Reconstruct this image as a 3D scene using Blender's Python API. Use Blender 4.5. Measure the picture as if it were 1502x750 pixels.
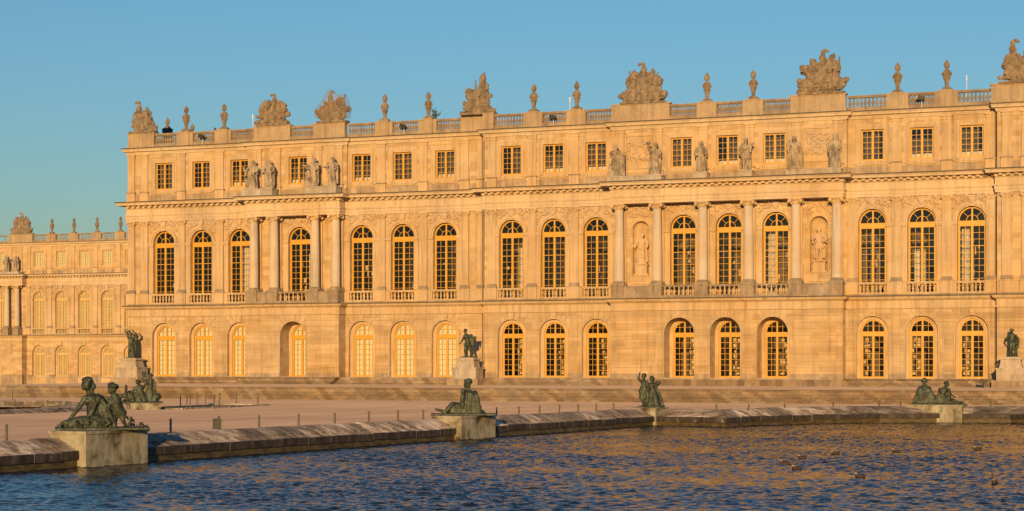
import bpy, bmesh, math, random
import numpy as np
from mathutils import Vector, Matrix
from mathutils.geometry import tessellate_polygon

for o in list(bpy.data.objects):
    bpy.data.objects.remove(o, do_unlink=True)
scene = bpy.context.scene
col = scene.collection
R = math.radians

# ------------------------------------------------------------------ camera
EYE = Vector((61.286, -161.888, 3.04))
YAW = math.atan(2650.0 / 7000.0)
cam_d = bpy.data.cameras.new('camera')
cam = bpy.data.objects.new('camera', cam_d)
col.objects.link(cam)
cam.location = EYE
cam.rotation_euler = (R(90), 0, YAW)
cam_d.sensor_width = 36.0
cam_d.lens = 36.0 * 2650.0 / 1502.0
cam_d.shift_x = 0.0
cam_d.shift_y = (533.4 - 375.0) / 1502.0
cam_d.clip_end = 6000
scene.camera = cam

# ------------------------------------------------------------------ sky, sun, exposure
SUN_EL, SUN_SIDE = R(8.5), R(-12.0)
world = bpy.data.worlds.new('World')
scene.world = world
world.use_nodes = True
wn = world.node_tree.nodes
wl = world.node_tree.links
bg = wn['Background']
sky = wn.new('ShaderNodeTexSky')
sky.sky_type = 'NISHITA'
sky.sun_disc = False
sky.sun_elevation = SUN_EL
sky.sun_rotation = math.pi + SUN_SIDE
sky.altitude = 100
sky.air_density = 1.42
sky.dust_density = 0.5
sky.ozone_density = 5.4
wl.new(sky.outputs[0], bg.inputs[0])
bg.inputs[1].default_value = 0.15
sun_d = bpy.data.lights.new('sun', 'SUN')
sun = bpy.data.objects.new('sun', sun_d)
col.objects.link(sun)
sun_d.energy = 4.75
sun_d.angle = R(0.5)
sun_d.color = (1.0, 0.615, 0.235)
to_sun = Vector((-math.sin(SUN_SIDE) * math.cos(SUN_EL), -math.cos(SUN_SIDE) * math.cos(SUN_EL), math.sin(SUN_EL)))
sun.rotation_euler = to_sun.to_track_quat('Z', 'Y').to_euler()
sun.location = (0, -200, 120)
vs = scene.view_settings
vs.view_transform = 'Standard'
vs.look = 'None'
vs.exposure = 0.06
vs.gamma = 1.0
vs.use_curve_mapping = False

# ------------------------------------------------------------------ materials
class NT:
    def __init__(self, name):
        self.m = bpy.data.materials.new(name)
        self.m.use_nodes = True
        self.t = self.m.node_tree
        self.n = self.t.nodes
        self.b = self.n['Principled BSDF']
        self.out = self.n['Material Output']
        self.pos = self.n.new('ShaderNodeNewGeometry').outputs['Position']
    def link(self, a, b): self.t.links.new(a, b)
    def mapping(self, scale, src=None):
        mp = self.n.new('ShaderNodeMapping')
        mp.inputs['Scale'].default_value = scale
        self.link(src or self.pos, mp.inputs['Vector'])
        return mp.outputs[0]
    def noise(self, scale=(1, 1, 1), s=1.0, detail=4, rough=.55, src=None):
        t = self.n.new('ShaderNodeTexNoise')
        t.inputs['Scale'].default_value = s
        t.inputs['Detail'].default_value = detail
        t.inputs['Roughness'].default_value = rough
        self.link(self.mapping(scale, src), t.inputs['Vector'])
        return t.outputs['Fac']
    def ramp(self, fac, stops):
        r = self.n.new('ShaderNodeValToRGB')
        el = r.color_ramp.elements
        while len(el) < len(stops): el.new(.5)
        for e, (p, c) in zip(el, stops):
            e.position = p
            e.color = (c, c, c, 1) if isinstance(c, (int, float)) else (*c, 1)
        self.link(fac, r.inputs[0])
        return r.outputs[0]
    def mix(self, a, b, fac, mode='MIX'):
        m = self.n.new('ShaderNodeMix')
        m.data_type = 'RGBA'
        m.blend_type = mode
        for sock, v in ((m.inputs['Factor'], fac), (m.inputs['A'], a), (m.inputs['B'], b)):
            pass
        fi, ai, bi = m.inputs[0], m.inputs[6], m.inputs[7]
        for sock, v in ((fi, fac), (ai, a), (bi, b)):
            if isinstance(v, (int, float)): sock.default_value = v
            elif isinstance(v, tuple): sock.default_value = (*v, 1)
            else: self.link(v, sock)
        return m.outputs[2]
    def bump(self, h, strength, dist):
        b = self.n.new('ShaderNodeBump')
        b.inputs['Strength'].default_value = strength
        b.inputs['Distance'].default_value = dist
        self.link(h, b.inputs['Height'])
        self.link(b.outputs[0], self.b.inputs['Normal'])
    def col(self, c): self.link(c, self.b.inputs['Base Color'])
    def rough(self, v): self.b.inputs['Roughness'].default_value = v
    def facade_uv(self):
        sp = self.n.new('ShaderNodeSeparateXYZ')
        self.link(self.pos, sp.inputs[0])
        ma = self.n.new('ShaderNodeMath'); ma.operation = 'MULTIPLY_ADD'
        self.link(sp.outputs[1], ma.inputs[0]); ma.inputs[1].default_value = .9
        self.link(sp.outputs[0], ma.inputs[2])
        cb = self.n.new('ShaderNodeCombineXYZ')
        self.link(ma.outputs[0], cb.inputs[0]); self.link(sp.outputs[2], cb.inputs[1])
        return cb.outputs[0]
    def rnd(self):
        oi = self.n.new('ShaderNodeObjectInfo')
        return oi.outputs['Random']

def stone_mat(name, base, blocks=.16, stain=.35, grime=0.0, row=.46, width=1.25, rnd=0.0, dr=.25, gs=1.3):
    N = NT(name)
    uv = N.facade_uv()
    br = N.n.new('ShaderNodeTexBrick')
    br.inputs['Scale'].default_value = 1.0
    br.inputs['Brick Width'].default_value = width
    br.inputs['Row Height'].default_value = row
    br.inputs['Mortar Size'].default_value = .006
    br.inputs['Mortar Smooth'].default_value = .5
    br.inputs['Color1'].default_value = (1 - blocks, 1 - blocks * 1.15, 1 - blocks * 1.35, 1)
    br.inputs['Color2'].default_value = (1 + blocks * .4, 1 + blocks * .45, 1 + blocks * .5, 1)
    br.inputs['Mortar'].default_value = (.80, .77, .74, 1)
    N.link(uv, br.inputs['Vector'])
    # patches of paler and warmer stone, larger than one block
    big = N.ramp(N.noise((.22, .22, .5), 1.0, 3), [(.3, (.90, .86, .80)), (.55, (1, 1, 1)), (.8, (1.06, 1.06, 1.07))])
    warm = N.ramp(N.noise((.13, .13, .2), 1.7, 2), [(.35, (1.03, .97, .88)), (.65, (.98, 1.0, 1.05))])
    streak = N.ramp(N.noise((2.6, 2.6, .14), 1.0, 6, .7), [(.32, 1 - stain * 1.2), (.52, 1.0)])
    fine = N.ramp(N.noise((1, 1, 1), 9.0, 6, .7), [(.25, .86), (.7, 1.05)])
    c = N.mix(base, br.outputs['Color'], 1.0, 'MULTIPLY')
    c = N.mix(c, big, 1.0, 'MULTIPLY')
    c = N.mix(c, warm, 1.0, 'MULTIPLY')
    c = N.mix(c, streak, .55, 'MULTIPLY')
    runs = N.ramp(N.noise((1.5, 1.5, .10), 1.7, 6, .75), [(.56, 1.0), (.70, .62)])      # dark rain runs
    c = N.mix(c, runs, .75, 'MULTIPLY')
    c = N.mix(c, fine, .8, 'MULTIPLY')
    if grime:
        g = N.ramp(N.noise((.8, .8, .5), gs, 6, .7), [(.40, 0.0), (.62, 1.0)])
        gm = N.mix((0, 0, 0), (1, 1, 1), g)
        mm = N.n.new('ShaderNodeMath'); mm.operation = 'MULTIPLY'; mm.inputs[1].default_value = grime
        N.link(g, mm.inputs[0])
        c = N.mix(c, (.12, .095, .07), mm.outputs[0])
    if rnd:
        rv = N.ramp(N.rnd(), [(0, (1 - rnd, 1 - rnd * 1.1, 1 - rnd * 1.3)), (1, (1 + rnd * .5, 1 + rnd * .5, 1 + rnd * .5))])
        c = N.mix(c, rv, 1.0, 'MULTIPLY')
    N.col(c)
    N.rough(.9)
    N.b.inputs['Diffuse Roughness'].default_value = dr
    N.bump(N.noise((1, 1, 1), 7.0, 6, .7), .45, .03)
    return N.m

STONE = (.60, .440, .250)
M = {}
M['stone'] = stone_mat('limestone_wall', STONE, blocks=.21)
M['course'] = stone_mat('limestone_course', STONE, blocks=.17, row=.577, width=1.5, rnd=.10, grime=.10)
M['trim'] = stone_mat('limestone_trim', (.60, .445, .262), blocks=.08, row=3.0, width=2.0, stain=.45)
M['baluster'] = stone_mat('weathered_baluster_stone', (.34, .265, .185), blocks=0, stain=.5, grime=.5, row=50, width=50)
M['frieze'] = stone_mat('pale_frieze_stone', (.64, .505, .335), blocks=.10, row=4.0, width=2.4, stain=.35)
M['pier'] = stone_mat('parapet_stone', (.50, .385, .25), blocks=.10, row=3.0, width=1.8, stain=.5, grime=.25)
M['shaft'] = stone_mat('pale_column_stone', (.60, .51, .40), blocks=.03, row=2.2, width=5.0, stain=.25)
M['weathered'] = stone_mat('weathered_stone', (.42, .33, .235), blocks=.10, stain=.55, grime=.5, row=3.0, width=1.6)
M['plinth'] = stone_mat('stained_base_stone', (.50, .39, .27), blocks=.12, stain=.5, grime=.5, row=.6, width=1.5)
M['sculpt'] = stone_mat('carved_stone', (.35, .27, .185), blocks=0, stain=.55, gs=3.2, grime=.85, row=50, width=50)
M['sculpt_pale'] = stone_mat('carved_stone_sheltered', (.60, .455, .30), blocks=0, stain=.2, grime=.05, row=50, width=50)
M['sculpt_grey'] = stone_mat('lichen_carved_stone', (.52, .43, .315), blocks=0, stain=.4, gs=2.2, grime=.8, row=50, width=50)
M['step'] = stone_mat('worn_step_stone', (.36, .27, .185), blocks=.35, stain=.3, grime=.65, row=60, width=.7, rnd=.34, dr=.1)
M['pedestal'] = stone_mat('pale_pedestal_marble', (.55, .48, .40), blocks=.04, stain=.4, grime=.4, row=2, width=4)

def kerb_mat():
    N = NT('weathered_kerb_stone')
    a = N.ramp(N.noise((.7, 2.2, 1.6), 1.0, 6, .7), [(.32, (.060, .046, .034)), (.48, (.21, .165, .13)), (.62, (.46, .40, .35))])
    f = N.ramp(N.noise((1, 1, 1), 8.0, 6, .75), [(.3, .55), (.65, 1.15)])
    c = N.mix(a, f, 1.0, 'MULTIPLY')
    rv = N.ramp(N.rnd(), [(0, .55), (1, 1.45)])
    c = N.mix(c, rv, 1.0, 'MULTIPLY')
    N.col(c); N.rough(.85); N.b.inputs['Diffuse Roughness'].default_value = .5
    N.bump(N.noise((1, 1, 1), 9.0, 6, .75), .35, .02)
    return N.m
M['kerb'] = kerb_mat()
def wet_mat():
    N = NT('wet_kerb_front')
    c = N.ramp(N.noise((1.2, 2.5, 1.0), 1.3, 6, .75), [(.36, (.018, .013, .009)), (.55, (.055, .040, .028)), (.66, (.10, .08, .062)), (.72, (.30, .26, .22))])
    N.col(c); N.rough(.7)
    return N.m
M['kerb_wet'] = wet_mat()

def algae_mat():
    N = NT('wet_algae_stone')
    N.col(N.ramp(N.noise((1, 1, 3), 2.0, 5), [(.3, (.035, .026, .012)), (.7, (.14, .10, .035))]))
    N.rough(.5)
    return N.m
M['algae'] = algae_mat()

def plinth_mat():
    N = NT('green_streaked_pedestal_stone')
    a = N.ramp(N.noise((1.0, 1.0, .8), 1.1, 6, .6), [(.36, (.07, .05, .03)), (.46, (.27, .235, .15)), (.57, (.42, .375, .285)), (.68, (.17, .185, .115))])
    v = N.ramp(N.noise((2.5, 2.5, .35), 1.0, 5), [(.35, .6), (.6, 1.05)])
    N.col(N.mix(a, v, .8, 'MULTIPLY')); N.rough(.85)
    N.bump(N.noise((1, 1, 1), 6.0, 5), .4, .03)
    return N.m
M['pond_pedestal'] = plinth_mat()

def bronze_mat():
    N = NT('verdigris_bronze')
    c = N.ramp(N.noise((1, 1, .45), 4.0, 7, .7), [(.30, (.018, .018, .011)), (.48, (.052, .058, .036)), (.62, (.10, .128, .088)), (.8, (.15, .20, .15))])
    N.col(c)
    N.b.inputs['Metallic'].default_value = .35
    N.rough(.55)
    N.bump(N.noise((1, 1, 1), 11.0, 6, .75), .8, .03)
    return N.m
M['bronze'] = bronze_mat()

def plain(name, c, rough=.6, metal=0.0, var=.15, s=6.0):
    N = NT(name)
    f = N.ramp(N.noise((1, 1, 1), s, 4), [(.3, 1 - var), (.7, 1 + var * .5)])
    N.col(N.mix(c, f, 1.0, 'MULTIPLY')); N.rough(rough)
    N.b.inputs['Metallic'].default_value = metal
    return N.m
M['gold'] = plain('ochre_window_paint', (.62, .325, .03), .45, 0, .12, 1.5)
M['gold_pale'] = plain('faded_window_paint', (.62, .42, .16), .5, 0, .12, 1.5)  # paler frame colour for the distant wing
M['dim_curtain'] = plain('dusty_attic_curtain', (.115, .105, .088), .9, 0, .5, 1.6)  # sheets added behind attic glass so the panes read paler and browner
M['blind'] = plain('cream_blind', (.64, .68, .57), .8, 0, .06, .8)
M['blind_yellow'] = plain('ochre_shutter', (.56, .50, .34), .7, 0, .10, .8)
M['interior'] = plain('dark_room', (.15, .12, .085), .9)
M['curtain'] = plain('pale_curtain', (.72, .68, .60), .8, 0, .25, 2.5)  # pale cloth stands in for reflections and bright sky seen through panes
M['shelf'] = plain('pale_room_furnishing', (.72, .56, .32), .8, 0, .45, 4.0)  # also carries golden glints and light specks as pale colour
M['dark_metal'] = plain('dark_metal', (.035, .032, .028), .5, .3)
M['post'] = plain('brown_green_post', (.105, .090, .050), .6, .1)
M['lead'] = plain('lead_flashing', (.075, .058, .042), .7, 0, .4, 3.0)
M['white_metal'] = plain('white_enamel', (.75, .75, .75), .4)
M['pipe'] = plain('drainpipe_paint', (.16, .115, .075), .6)
M['lawn'] = plain('lawn', (.055, .085, .022), .9, 0, .3, 5.0)
M['wrap'] = plain('black_wrapping', (.022, .026, .036), .6)
def duck_mat():
    N = NT('duck_plumage')
    tc = N.n.new('ShaderNodeTexCoord'); sp = N.n.new('ShaderNodeSeparateXYZ'); N.link(tc.outputs['Object'], sp.inputs[0])
    c = N.ramp(sp.outputs[2], [(0, (.035, .022, .013)), (.135, (.06, .037, .022)), (.150, (.36, .32, .27)), (.185, (.32, .28, .24)), (.20, (.16, .085, .05)), (1, (.12, .07, .04))])
    f = N.ramp(N.noise((1, 1, 1), 30, 4), [(.3, .6), (.7, 1.2)])
    N.col(N.mix(c, f, 1.0, 'MULTIPLY')); N.rough(.7)
    return N.m
M['duck'] = duck_mat()
M['foliage'] = plain('weed_leaf', (.06, .07, .025), .8)
M['roof'] = plain('zinc_roof', (.20, .19, .18), .6)

def gravel_mat():
    N = NT('pink_gravel')
    big = N.ramp(N.noise((.05, .09, 1), 1.0, 4), [(.35, (.355, .25, .185)), (.65, (.43, .31, .235))])
    f = N.ramp(N.noise((1, 1, 1), 7.0, 8, .8), [(.30, .70), (.68, 1.18)])
    t = N.ramp(N.noise((.5, .06, 1), 1.0, 4), [(.4, .90), (.6, 1.04)])
    c = N.mix(N.mix(big, f, 1.0, 'MULTIPLY'), t, 1.0, 'MULTIPLY')
    N.col(c); N.rough(.95)
    N.b.inputs['Diffuse Roughness'].default_value = 1.0
    N.bump(N.noise((1, 1, 1), 14.0, 6, .8), .6, .04)
    return N.m
M['gravel'] = gravel_mat()
M['earth'] = plain('earth', (.20, .16, .11), .95, 0, .3, .5)

def water_mat():
    N = NT('pond_water')
    N.b.inputs['Base Color'].default_value = (.014, .018, .020, 1)
    N.b.inputs['Roughness'].default_value = .14
    N.b.inputs['IOR'].default_value = 1.33
    return N.m
M['water'] = water_mat()

def glass_mat():
    N = NT('window_glass')
    tr = N.n.new('ShaderNodeBsdfTransparent'); tr.inputs[0].default_value = (.90, .88, .84, 1)
    gl = N.n.new('ShaderNodeBsdfGlossy'); gl.inputs['Roughness'].default_value = .03
    gl.inputs['Color'].default_value = (1, 1, 1, 1)
    fr = N.n.new('ShaderNodeFresnel'); fr.inputs[0].default_value = 1.5
    mx = N.n.new('ShaderNodeMixShader')
    N.link(fr.outputs[0], mx.inputs[0]); N.link(tr.outputs[0], mx.inputs[1]); N.link(gl.outputs[0], mx.inputs[2])
    N.link(mx.outputs[0], N.out.inputs[0])
    return N.m
M['glass'] = glass_mat()

def net_mat():
    N = NT('scaffold_net')
    tr = N.n.new('ShaderNodeBsdfTransparent')
    df = N.n.new('ShaderNodeBsdfDiffuse'); df.inputs[0].default_value = (.34, .25, .18, 1)
    mx = N.n.new('ShaderNodeMixShader'); mx.inputs[0].default_value = .22
    N.link(tr.outputs[0], mx.inputs[1]); N.link(df.outputs[0], mx.inputs[2])
    N.link(mx.outputs[0], N.out.inputs[0])
    return N.m
M['net'] = net_mat()

# ------------------------------------------------------------------ mesh helpers
def tag(o, label=None, cat=None, group=None, kind=None):
    if label: o['label'] = label
    if cat: o['category'] = cat
    if group: o['group'] = group
    if kind: o['kind'] = kind
    return o

def empty(name, loc):
    o = bpy.data.objects.new(name, None)
    o.empty_display_size = .5
    col.objects.link(o)
    o.location = loc
    o['origin'] = list(loc)
    return o

def worldloc(p):
    v = Vector((0, 0, 0))
    while p is not None:
        v = v + Vector(p.location); p = p.parent
    return v

def put(name, mesh, parent=None, loc=(0, 0, 0), rz=0.0, scale=None):
    """an object with the given mesh; loc is a world position (parents are never rotated unless noted)"""
    o = bpy.data.objects.new(name, mesh)
    col.objects.link(o)
    if parent is not None:
        o.parent = parent
        o.location = Vector(loc) - worldloc(parent)
    else:
        o.location = loc
    o.rotation_euler = (0, 0, rz)
    if scale: o.scale = scale
    return o

class MB:
    def __init__(self): self.v = []; self.f = []
    def add(self, vs, fs):
        n = len(self.v)
        self.v.extend(vs)
        self.f.extend([tuple(i + n for i in q) for q in fs])
    def quad(self, a, b, c, d): self.add([a, b, c, d], [(0, 1, 2, 3)])
    def box(self, x0, x1, y0, y1, z0, z1):
        self.add([(x0, y0, z0), (x1, y0, z0), (x1, y1, z0), (x0, y1, z0), (x0, y0, z1), (x1, y0, z1), (x1, y1, z1), (x0, y1, z1)],
                 [(0, 3, 2, 1), (4, 5, 6, 7), (0, 1, 5, 4), (1, 2, 6, 5), (2, 3, 7, 6), (3, 0, 4, 7)])
    def prism(self, poly, y0, y1):
        """poly: (x, z) outline anticlockwise seen from -Y; front at y0, back at y1"""
        n = len(poly)
        self.add([(x, y0, z) for x, z in poly] + [(x, y1, z) for x, z in poly],
                 [tuple(range(n)), tuple(range(2 * n - 1, n - 1, -1))] + [(i, i + n, (i + 1) % n + n, (i + 1) % n) for i in range(n)])
    def lathe(self, prof, seg=16, c=(0, 0, 0), sq=1.0):
        n = len(prof)
        vs = []
        for r, z in prof:
            for k in range(seg):
                a = 2 * math.pi * k / seg
                vs.append((c[0] + r * math.cos(a), c[1] + r * sq * math.sin(a), c[2] + z))
        fs = []
        for i in range(n - 1):
            for k in range(seg):
                k2 = (k + 1) % seg
                fs.append((i * seg + k, i * seg + k2, (i + 1) * seg + k2, (i + 1) * seg + k))
        fs.append(tuple(range(seg - 1, -1, -1)))
        fs.append(tuple((n - 1) * seg + k for k in range(seg)))
        self.add(vs, fs)
    def tube(self, p0, p1, r, seg=6):
        p0, p1 = Vector(p0), Vector(p1)
        d = (p1 - p0).normalized()
        a = d.orthogonal().normalized(); b = d.cross(a)
        vs = []
        for p in (p0, p1):
            for k in range(seg):
                t = 2 * math.pi * k / seg
                vs.append(tuple(p + a * (r * math.cos(t)) + b * (r * math.sin(t))))
        fs = [(k, (k + 1) % seg, (k + 1) % seg + seg, k + seg) for k in range(seg)]
        fs += [tuple(range(seg - 1, -1, -1)), tuple(range(seg, 2 * seg))]
        self.add(vs, fs)
    def ball(self, c, r, seg=8, rings=6):
        rx, ry, rz = (r, r, r) if isinstance(r, (int, float)) else r
        vs = [(c[0], c[1], c[2] - rz)]
        for i in range(1, rings):
            t = math.pi * i / rings
            for k in range(seg):
                a = 2 * math.pi * k / seg
                vs.append((c[0] + rx * math.sin(t) * math.cos(a), c[1] + ry * math.sin(t) * math.sin(a), c[2] - rz * math.cos(t)))
        vs.append((c[0], c[1], c[2] + rz))
        fs = [(0, 1 + (k + 1) % seg, 1 + k) for k in range(seg)]
        for i in range(rings - 2):
            for k in range(seg):
                a = 1 + i * seg + k; b = 1 + i * seg + (k + 1) % seg
                fs.append((a, b, b + seg, a + seg))
        t = len(vs) - 1; o = 1 + (rings - 2) * seg
        fs += [(o + k, o + (k + 1) % seg, t) for k in range(seg)]
        self.add(vs, fs)
    def mesh(self, name, mat, smooth=False):
        me = bpy.data.meshes.new(name)
        me.from_pydata(self.v, [], self.f)
        me.materials.append(M[mat])
        if smooth:
            me.shade_smooth()
            me.set_sharp_from_angle(angle=.7)
        me.update()
        return me
    def build(self, name, mat, parent=None, smooth=False):
        return put(name, self.mesh(name, mat, smooth), parent)

def arch_pts(c, hw, zs, n=14, a0=0.0, a1=math.pi):
    """points of a round arch from right to left"""
    return [(c + hw * math.cos(a0 + (a1 - a0) * i / n), zs + hw * math.sin(a0 + (a1 - a0) * i / n)) for i in range(n + 1)]

def wall(mb, x0, x1, z0, z1, y, ops, depth, thick_ends=True):
    """front sheet of a wall with reveals of the given depth. ops: (centre, half width, sill z, spring z, arched)"""
    xs = x0
    for c, hw, zb, zt, arched in sorted(ops):
        if c - hw > xs + 1e-4:
            mb.quad((xs, y, z0), (c - hw, y, z0), (c - hw, y, z1), (xs, y, z1))
        if zb > z0 + 1e-4:
            mb.quad((c - hw, y, z0), (c + hw, y, z0), (c + hw, y, zb), (c - hw, y, zb))
        mb.quad((c - hw, y, zb), (c - hw, y + depth, zb), (c - hw, y + depth, zt), (c - hw, y, zt))
        mb.quad((c + hw, y, zt), (c + hw, y + depth, zt), (c + hw, y + depth, zb), (c + hw, y, zb))
        mb.quad((c - hw, y, zb), (c + hw, y, zb), (c + hw, y + depth, zb), (c - hw, y + depth, zb))
        if arched:
            p = arch_pts(c, hw, zt)
            for (ax, az), (bx, bz) in zip(p, p[1:]):
                mb.quad((bx, y, bz), (ax, y, az), (ax, y, z1), (bx, y, z1))
                mb.quad((ax, y, az), (bx, y, bz), (bx, y + depth, bz), (ax, y + depth, az))
        else:
            mb.quad((c - hw, y, zt), (c + hw, y, zt), (c + hw, y, z1), (c - hw, y, z1))
            mb.quad((c - hw, y, zt), (c - hw, y + depth, zt), (c + hw, y + depth, zt), (c + hw, y, zt))
        xs = c + hw
    if x1 > xs + 1e-4:
        mb.quad((xs, y, z0), (x1, y, z0), (x1, y, z1), (xs, y, z1))
    if thick_ends:
        for x in (x0, x1):
            mb.quad((x, y, z0), (x, y, z1), (x, y + 3.0, z1), (x, y + 3.0, z0))

def ring(mb, c, r0, r1, zs, y0, y1, n=16, a0=0.0, a1=math.pi):
    """half-ring moulding"""
    p, q = arch_pts(c, r0, zs, n, a0, a1), arch_pts(c, r1, zs, n, a0, a1)
    vs = [(x, y0, z) for x, z in p] + [(x, y0, z) for x, z in q] + [(x, y1, z) for x, z in p] + [(x, y1, z) for x, z in q]
    m = n + 1
    fs = []
    for i in range(n):
        fs += [(i, m + i, m + i + 1, i + 1), (2 * m + i, i, i + 1, 2 * m + i + 1), (m + i, 3 * m + i, 3 * m + i + 1, m + i + 1)]
    fs += [(0, 2 * m, 3 * m, m), (n, m + n, 3 * m + n, 2 * m + n)]
    mb.add(vs, fs)

def cornice(mb, x0, x1, yf, prof, retL=0.0, retR=0.0):
    """profile: list of (projection, z). Mitred returns run back by retL / retR at the ends (0 = cut off square)."""
    n = len(prof)
    rows = []
    def row(fx, fy): return [(fx(p), fy(p), z) for p, z in prof]
    sec = []
    if retL: sec.append(row(lambda p: x0 - p, lambda p: yf + retL))
    sec.append(row(lambda p: x0 - (p if retL else 0), lambda p: yf - p))
    sec.append(row(lambda p: x1 + (p if retR else 0), lambda p: yf - p))
    if retR: sec.append(row(lambda p: x1 + p, lambda p: yf + retR))
    vs = [v for s in sec for v in s]
    fs = []
    for k in range(len(sec) - 1):
        for i in range(n - 1):
            a = k * n + i; b = (k + 1) * n + i
            fs.append((a, b, b + 1, a + 1))
    fs.append(tuple(range(n - 1, -1, -1)))
    fs.append(tuple((len(sec) - 1) * n + i for i in range(n)))
    mb.add(vs, fs)

# ================================================================== the setting
PLAT = 1.01          # top of the palace terrace
WATER = -0.56
POND = [(19.4, -147), (31.95, -60.8), (36.5, -62.4), (37.7, -58.9), (39.9, -54.9), (43.3, -50.9), (46.9, -48.9), (50.8, -49.3),
        (54.2, -51.9), (56.6, -56.5), (57.6, -62.2), (62.0, -61.0), (75, -147)]
BASIN = [(-12.8, -125), (-3.4, -60.4), (-7.7, -61.6), (-8.9, -56.2), (-12.2, -50.8), (-17, -47.6), (-22, -47.6), (-27, -51), (-29.5, -56),
         (-30, -62), (-34, -61), (-43, -125)]

def sheet_with_holes(name, outer, holes, z, mat, kind='structure'):
    polys = [[Vector((x, y, 0)) for x, y in outer]] + [[Vector((x, y, 0)) for x, y in h] for h in holes]
    tris = tessellate_polygon(polys)
    mb = MB()
    vs = [(p.x, p.y, z) for pl in polys for p in pl]
    fs = []
    for a, b, c in tris:
        A, B, C = (Vector(vs[i]) for i in (a, b, c))
        fs.append((a, b, c) if (B - A).cross(C - A).z > 0 else (a, c, b))
    mb.add(vs, fs)
    return tag(mb.build(name, mat), kind=kind)

g = MB()
g.add([(-3000, -3000, -1.3), (3000, -3000, -1.3), (3000, 3000, -1.3), (-3000, 3000, -1.3)], [(0, 1, 2, 3)])
tag(g.build('ground', 'earth'), kind='structure')

def offset_poly(p, d):
    """polygon moved outwards (clockwise polygons here) by d"""
    out = []
    n = len(p)
    for i in range(n):
        a, b, c = Vector(p[i - 1]), Vector(p[i]), Vector(p[(i + 1) % n])
        e1, e2 = (b - a).normalized(), (c - b).normalized()
        n1, n2 = Vector((-e1.y, e1.x)), Vector((-e2.y, e2.x))
        m = (n1 + n2)
        m = m / max(.35, m.dot(n1)) if m.length > .1 else n1
        out.append(tuple(b + m * d))
    return out

sheet_with_holes('gravel_court', [(-700, -700), (700, -700), (700, -26.0), (-700, -26.0)], [offset_poly(POND, 1.2), offset_poly(BASIN, 1.2)], 0.0, 'gravel')

# --- water: a real rippled surface
def ripples(X, Y, amp):
    rs = np.random.RandomState(7)
    Z = np.zeros_like(X)
    n = 44
    for i in range(n):
        lam = .13 * (.70 / .13) ** (i / (n - 1.0))
        k = 2 * math.pi / lam
        th = rs.normal(-1.05, .80)
        Z += amp * lam ** .9 / math.sqrt(n) * np.sin(k * (X * math.cos(th) + Y * math.sin(th)) + rs.rand() * 6.28 + .6 * np.sin(X * .21 * (1 + rs.rand()) + Y * .17 * rs.rand() + rs.rand() * 6))
    gust = .78 + .26 * np.sin(X * .13 + Y * .23 + 1.0) * np.sin(Y * .11 - X * .19) + .20 * np.sin(X * .7 + 1.3 * np.sin(Y * .41)) * np.sin(Y * .83)
    return Z * gust
def grid_mesh(name, X, Y, Z):
    ny, nx = X.shape
    vs = np.stack([X, Y, Z], -1).reshape(-1, 3).astype(np.float32)
    idx = np.arange(nx * ny).reshape(ny, nx)
    q = np.stack([idx[:-1, :-1], idx[:-1, 1:], idx[1:, 1:], idx[1:, :-1]], -1).reshape(-1, 4)
    me = bpy.data.meshes.new(name)
    me.vertices.add(len(vs)); me.vertices.foreach_set('co', vs.ravel())
    me.loops.add(q.size); me.loops.foreach_set('vertex_index', q.ravel().astype(np.int32))
    me.polygons.add(len(q)); me.polygons.foreach_set('loop_start', np.arange(0, q.size, 4, dtype=np.int32))
    me.polygons.foreach_set('loop_total', np.full(len(q), 4, dtype=np.int32))
    me.materials.append(M['water'])
    me.update(); me.validate(); me.shade_smooth()
    return tag(put(name, me), kind='structure')
# the sheet is finer at the near end of the pond; it runs on under the kerbs
rows_ = np.cumsum(.055 * np.linspace(1, 2.3, 960)); rows_ = -147.5 + rows_ * (99.5 / rows_[-1])
cols_ = np.linspace(0, 1, 760)
YY, CC = np.meshgrid(rows_, cols_, indexing='ij')
x_l = 19.0 + (YY + 147.5) * .13
x_r = 70.0
XX = x_l + (x_r - x_l) * CC
grid_mesh('pond_water', XX, YY, WATER + ripples(XX, YY, .066))
Xb, Yb = np.meshgrid(np.linspace(-44, -3, 80), np.linspace(-110, -47, 120))
grid_mesh('far_basin_water', Xb, Yb, WATER + ripples(Xb, Yb, .004))

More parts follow.
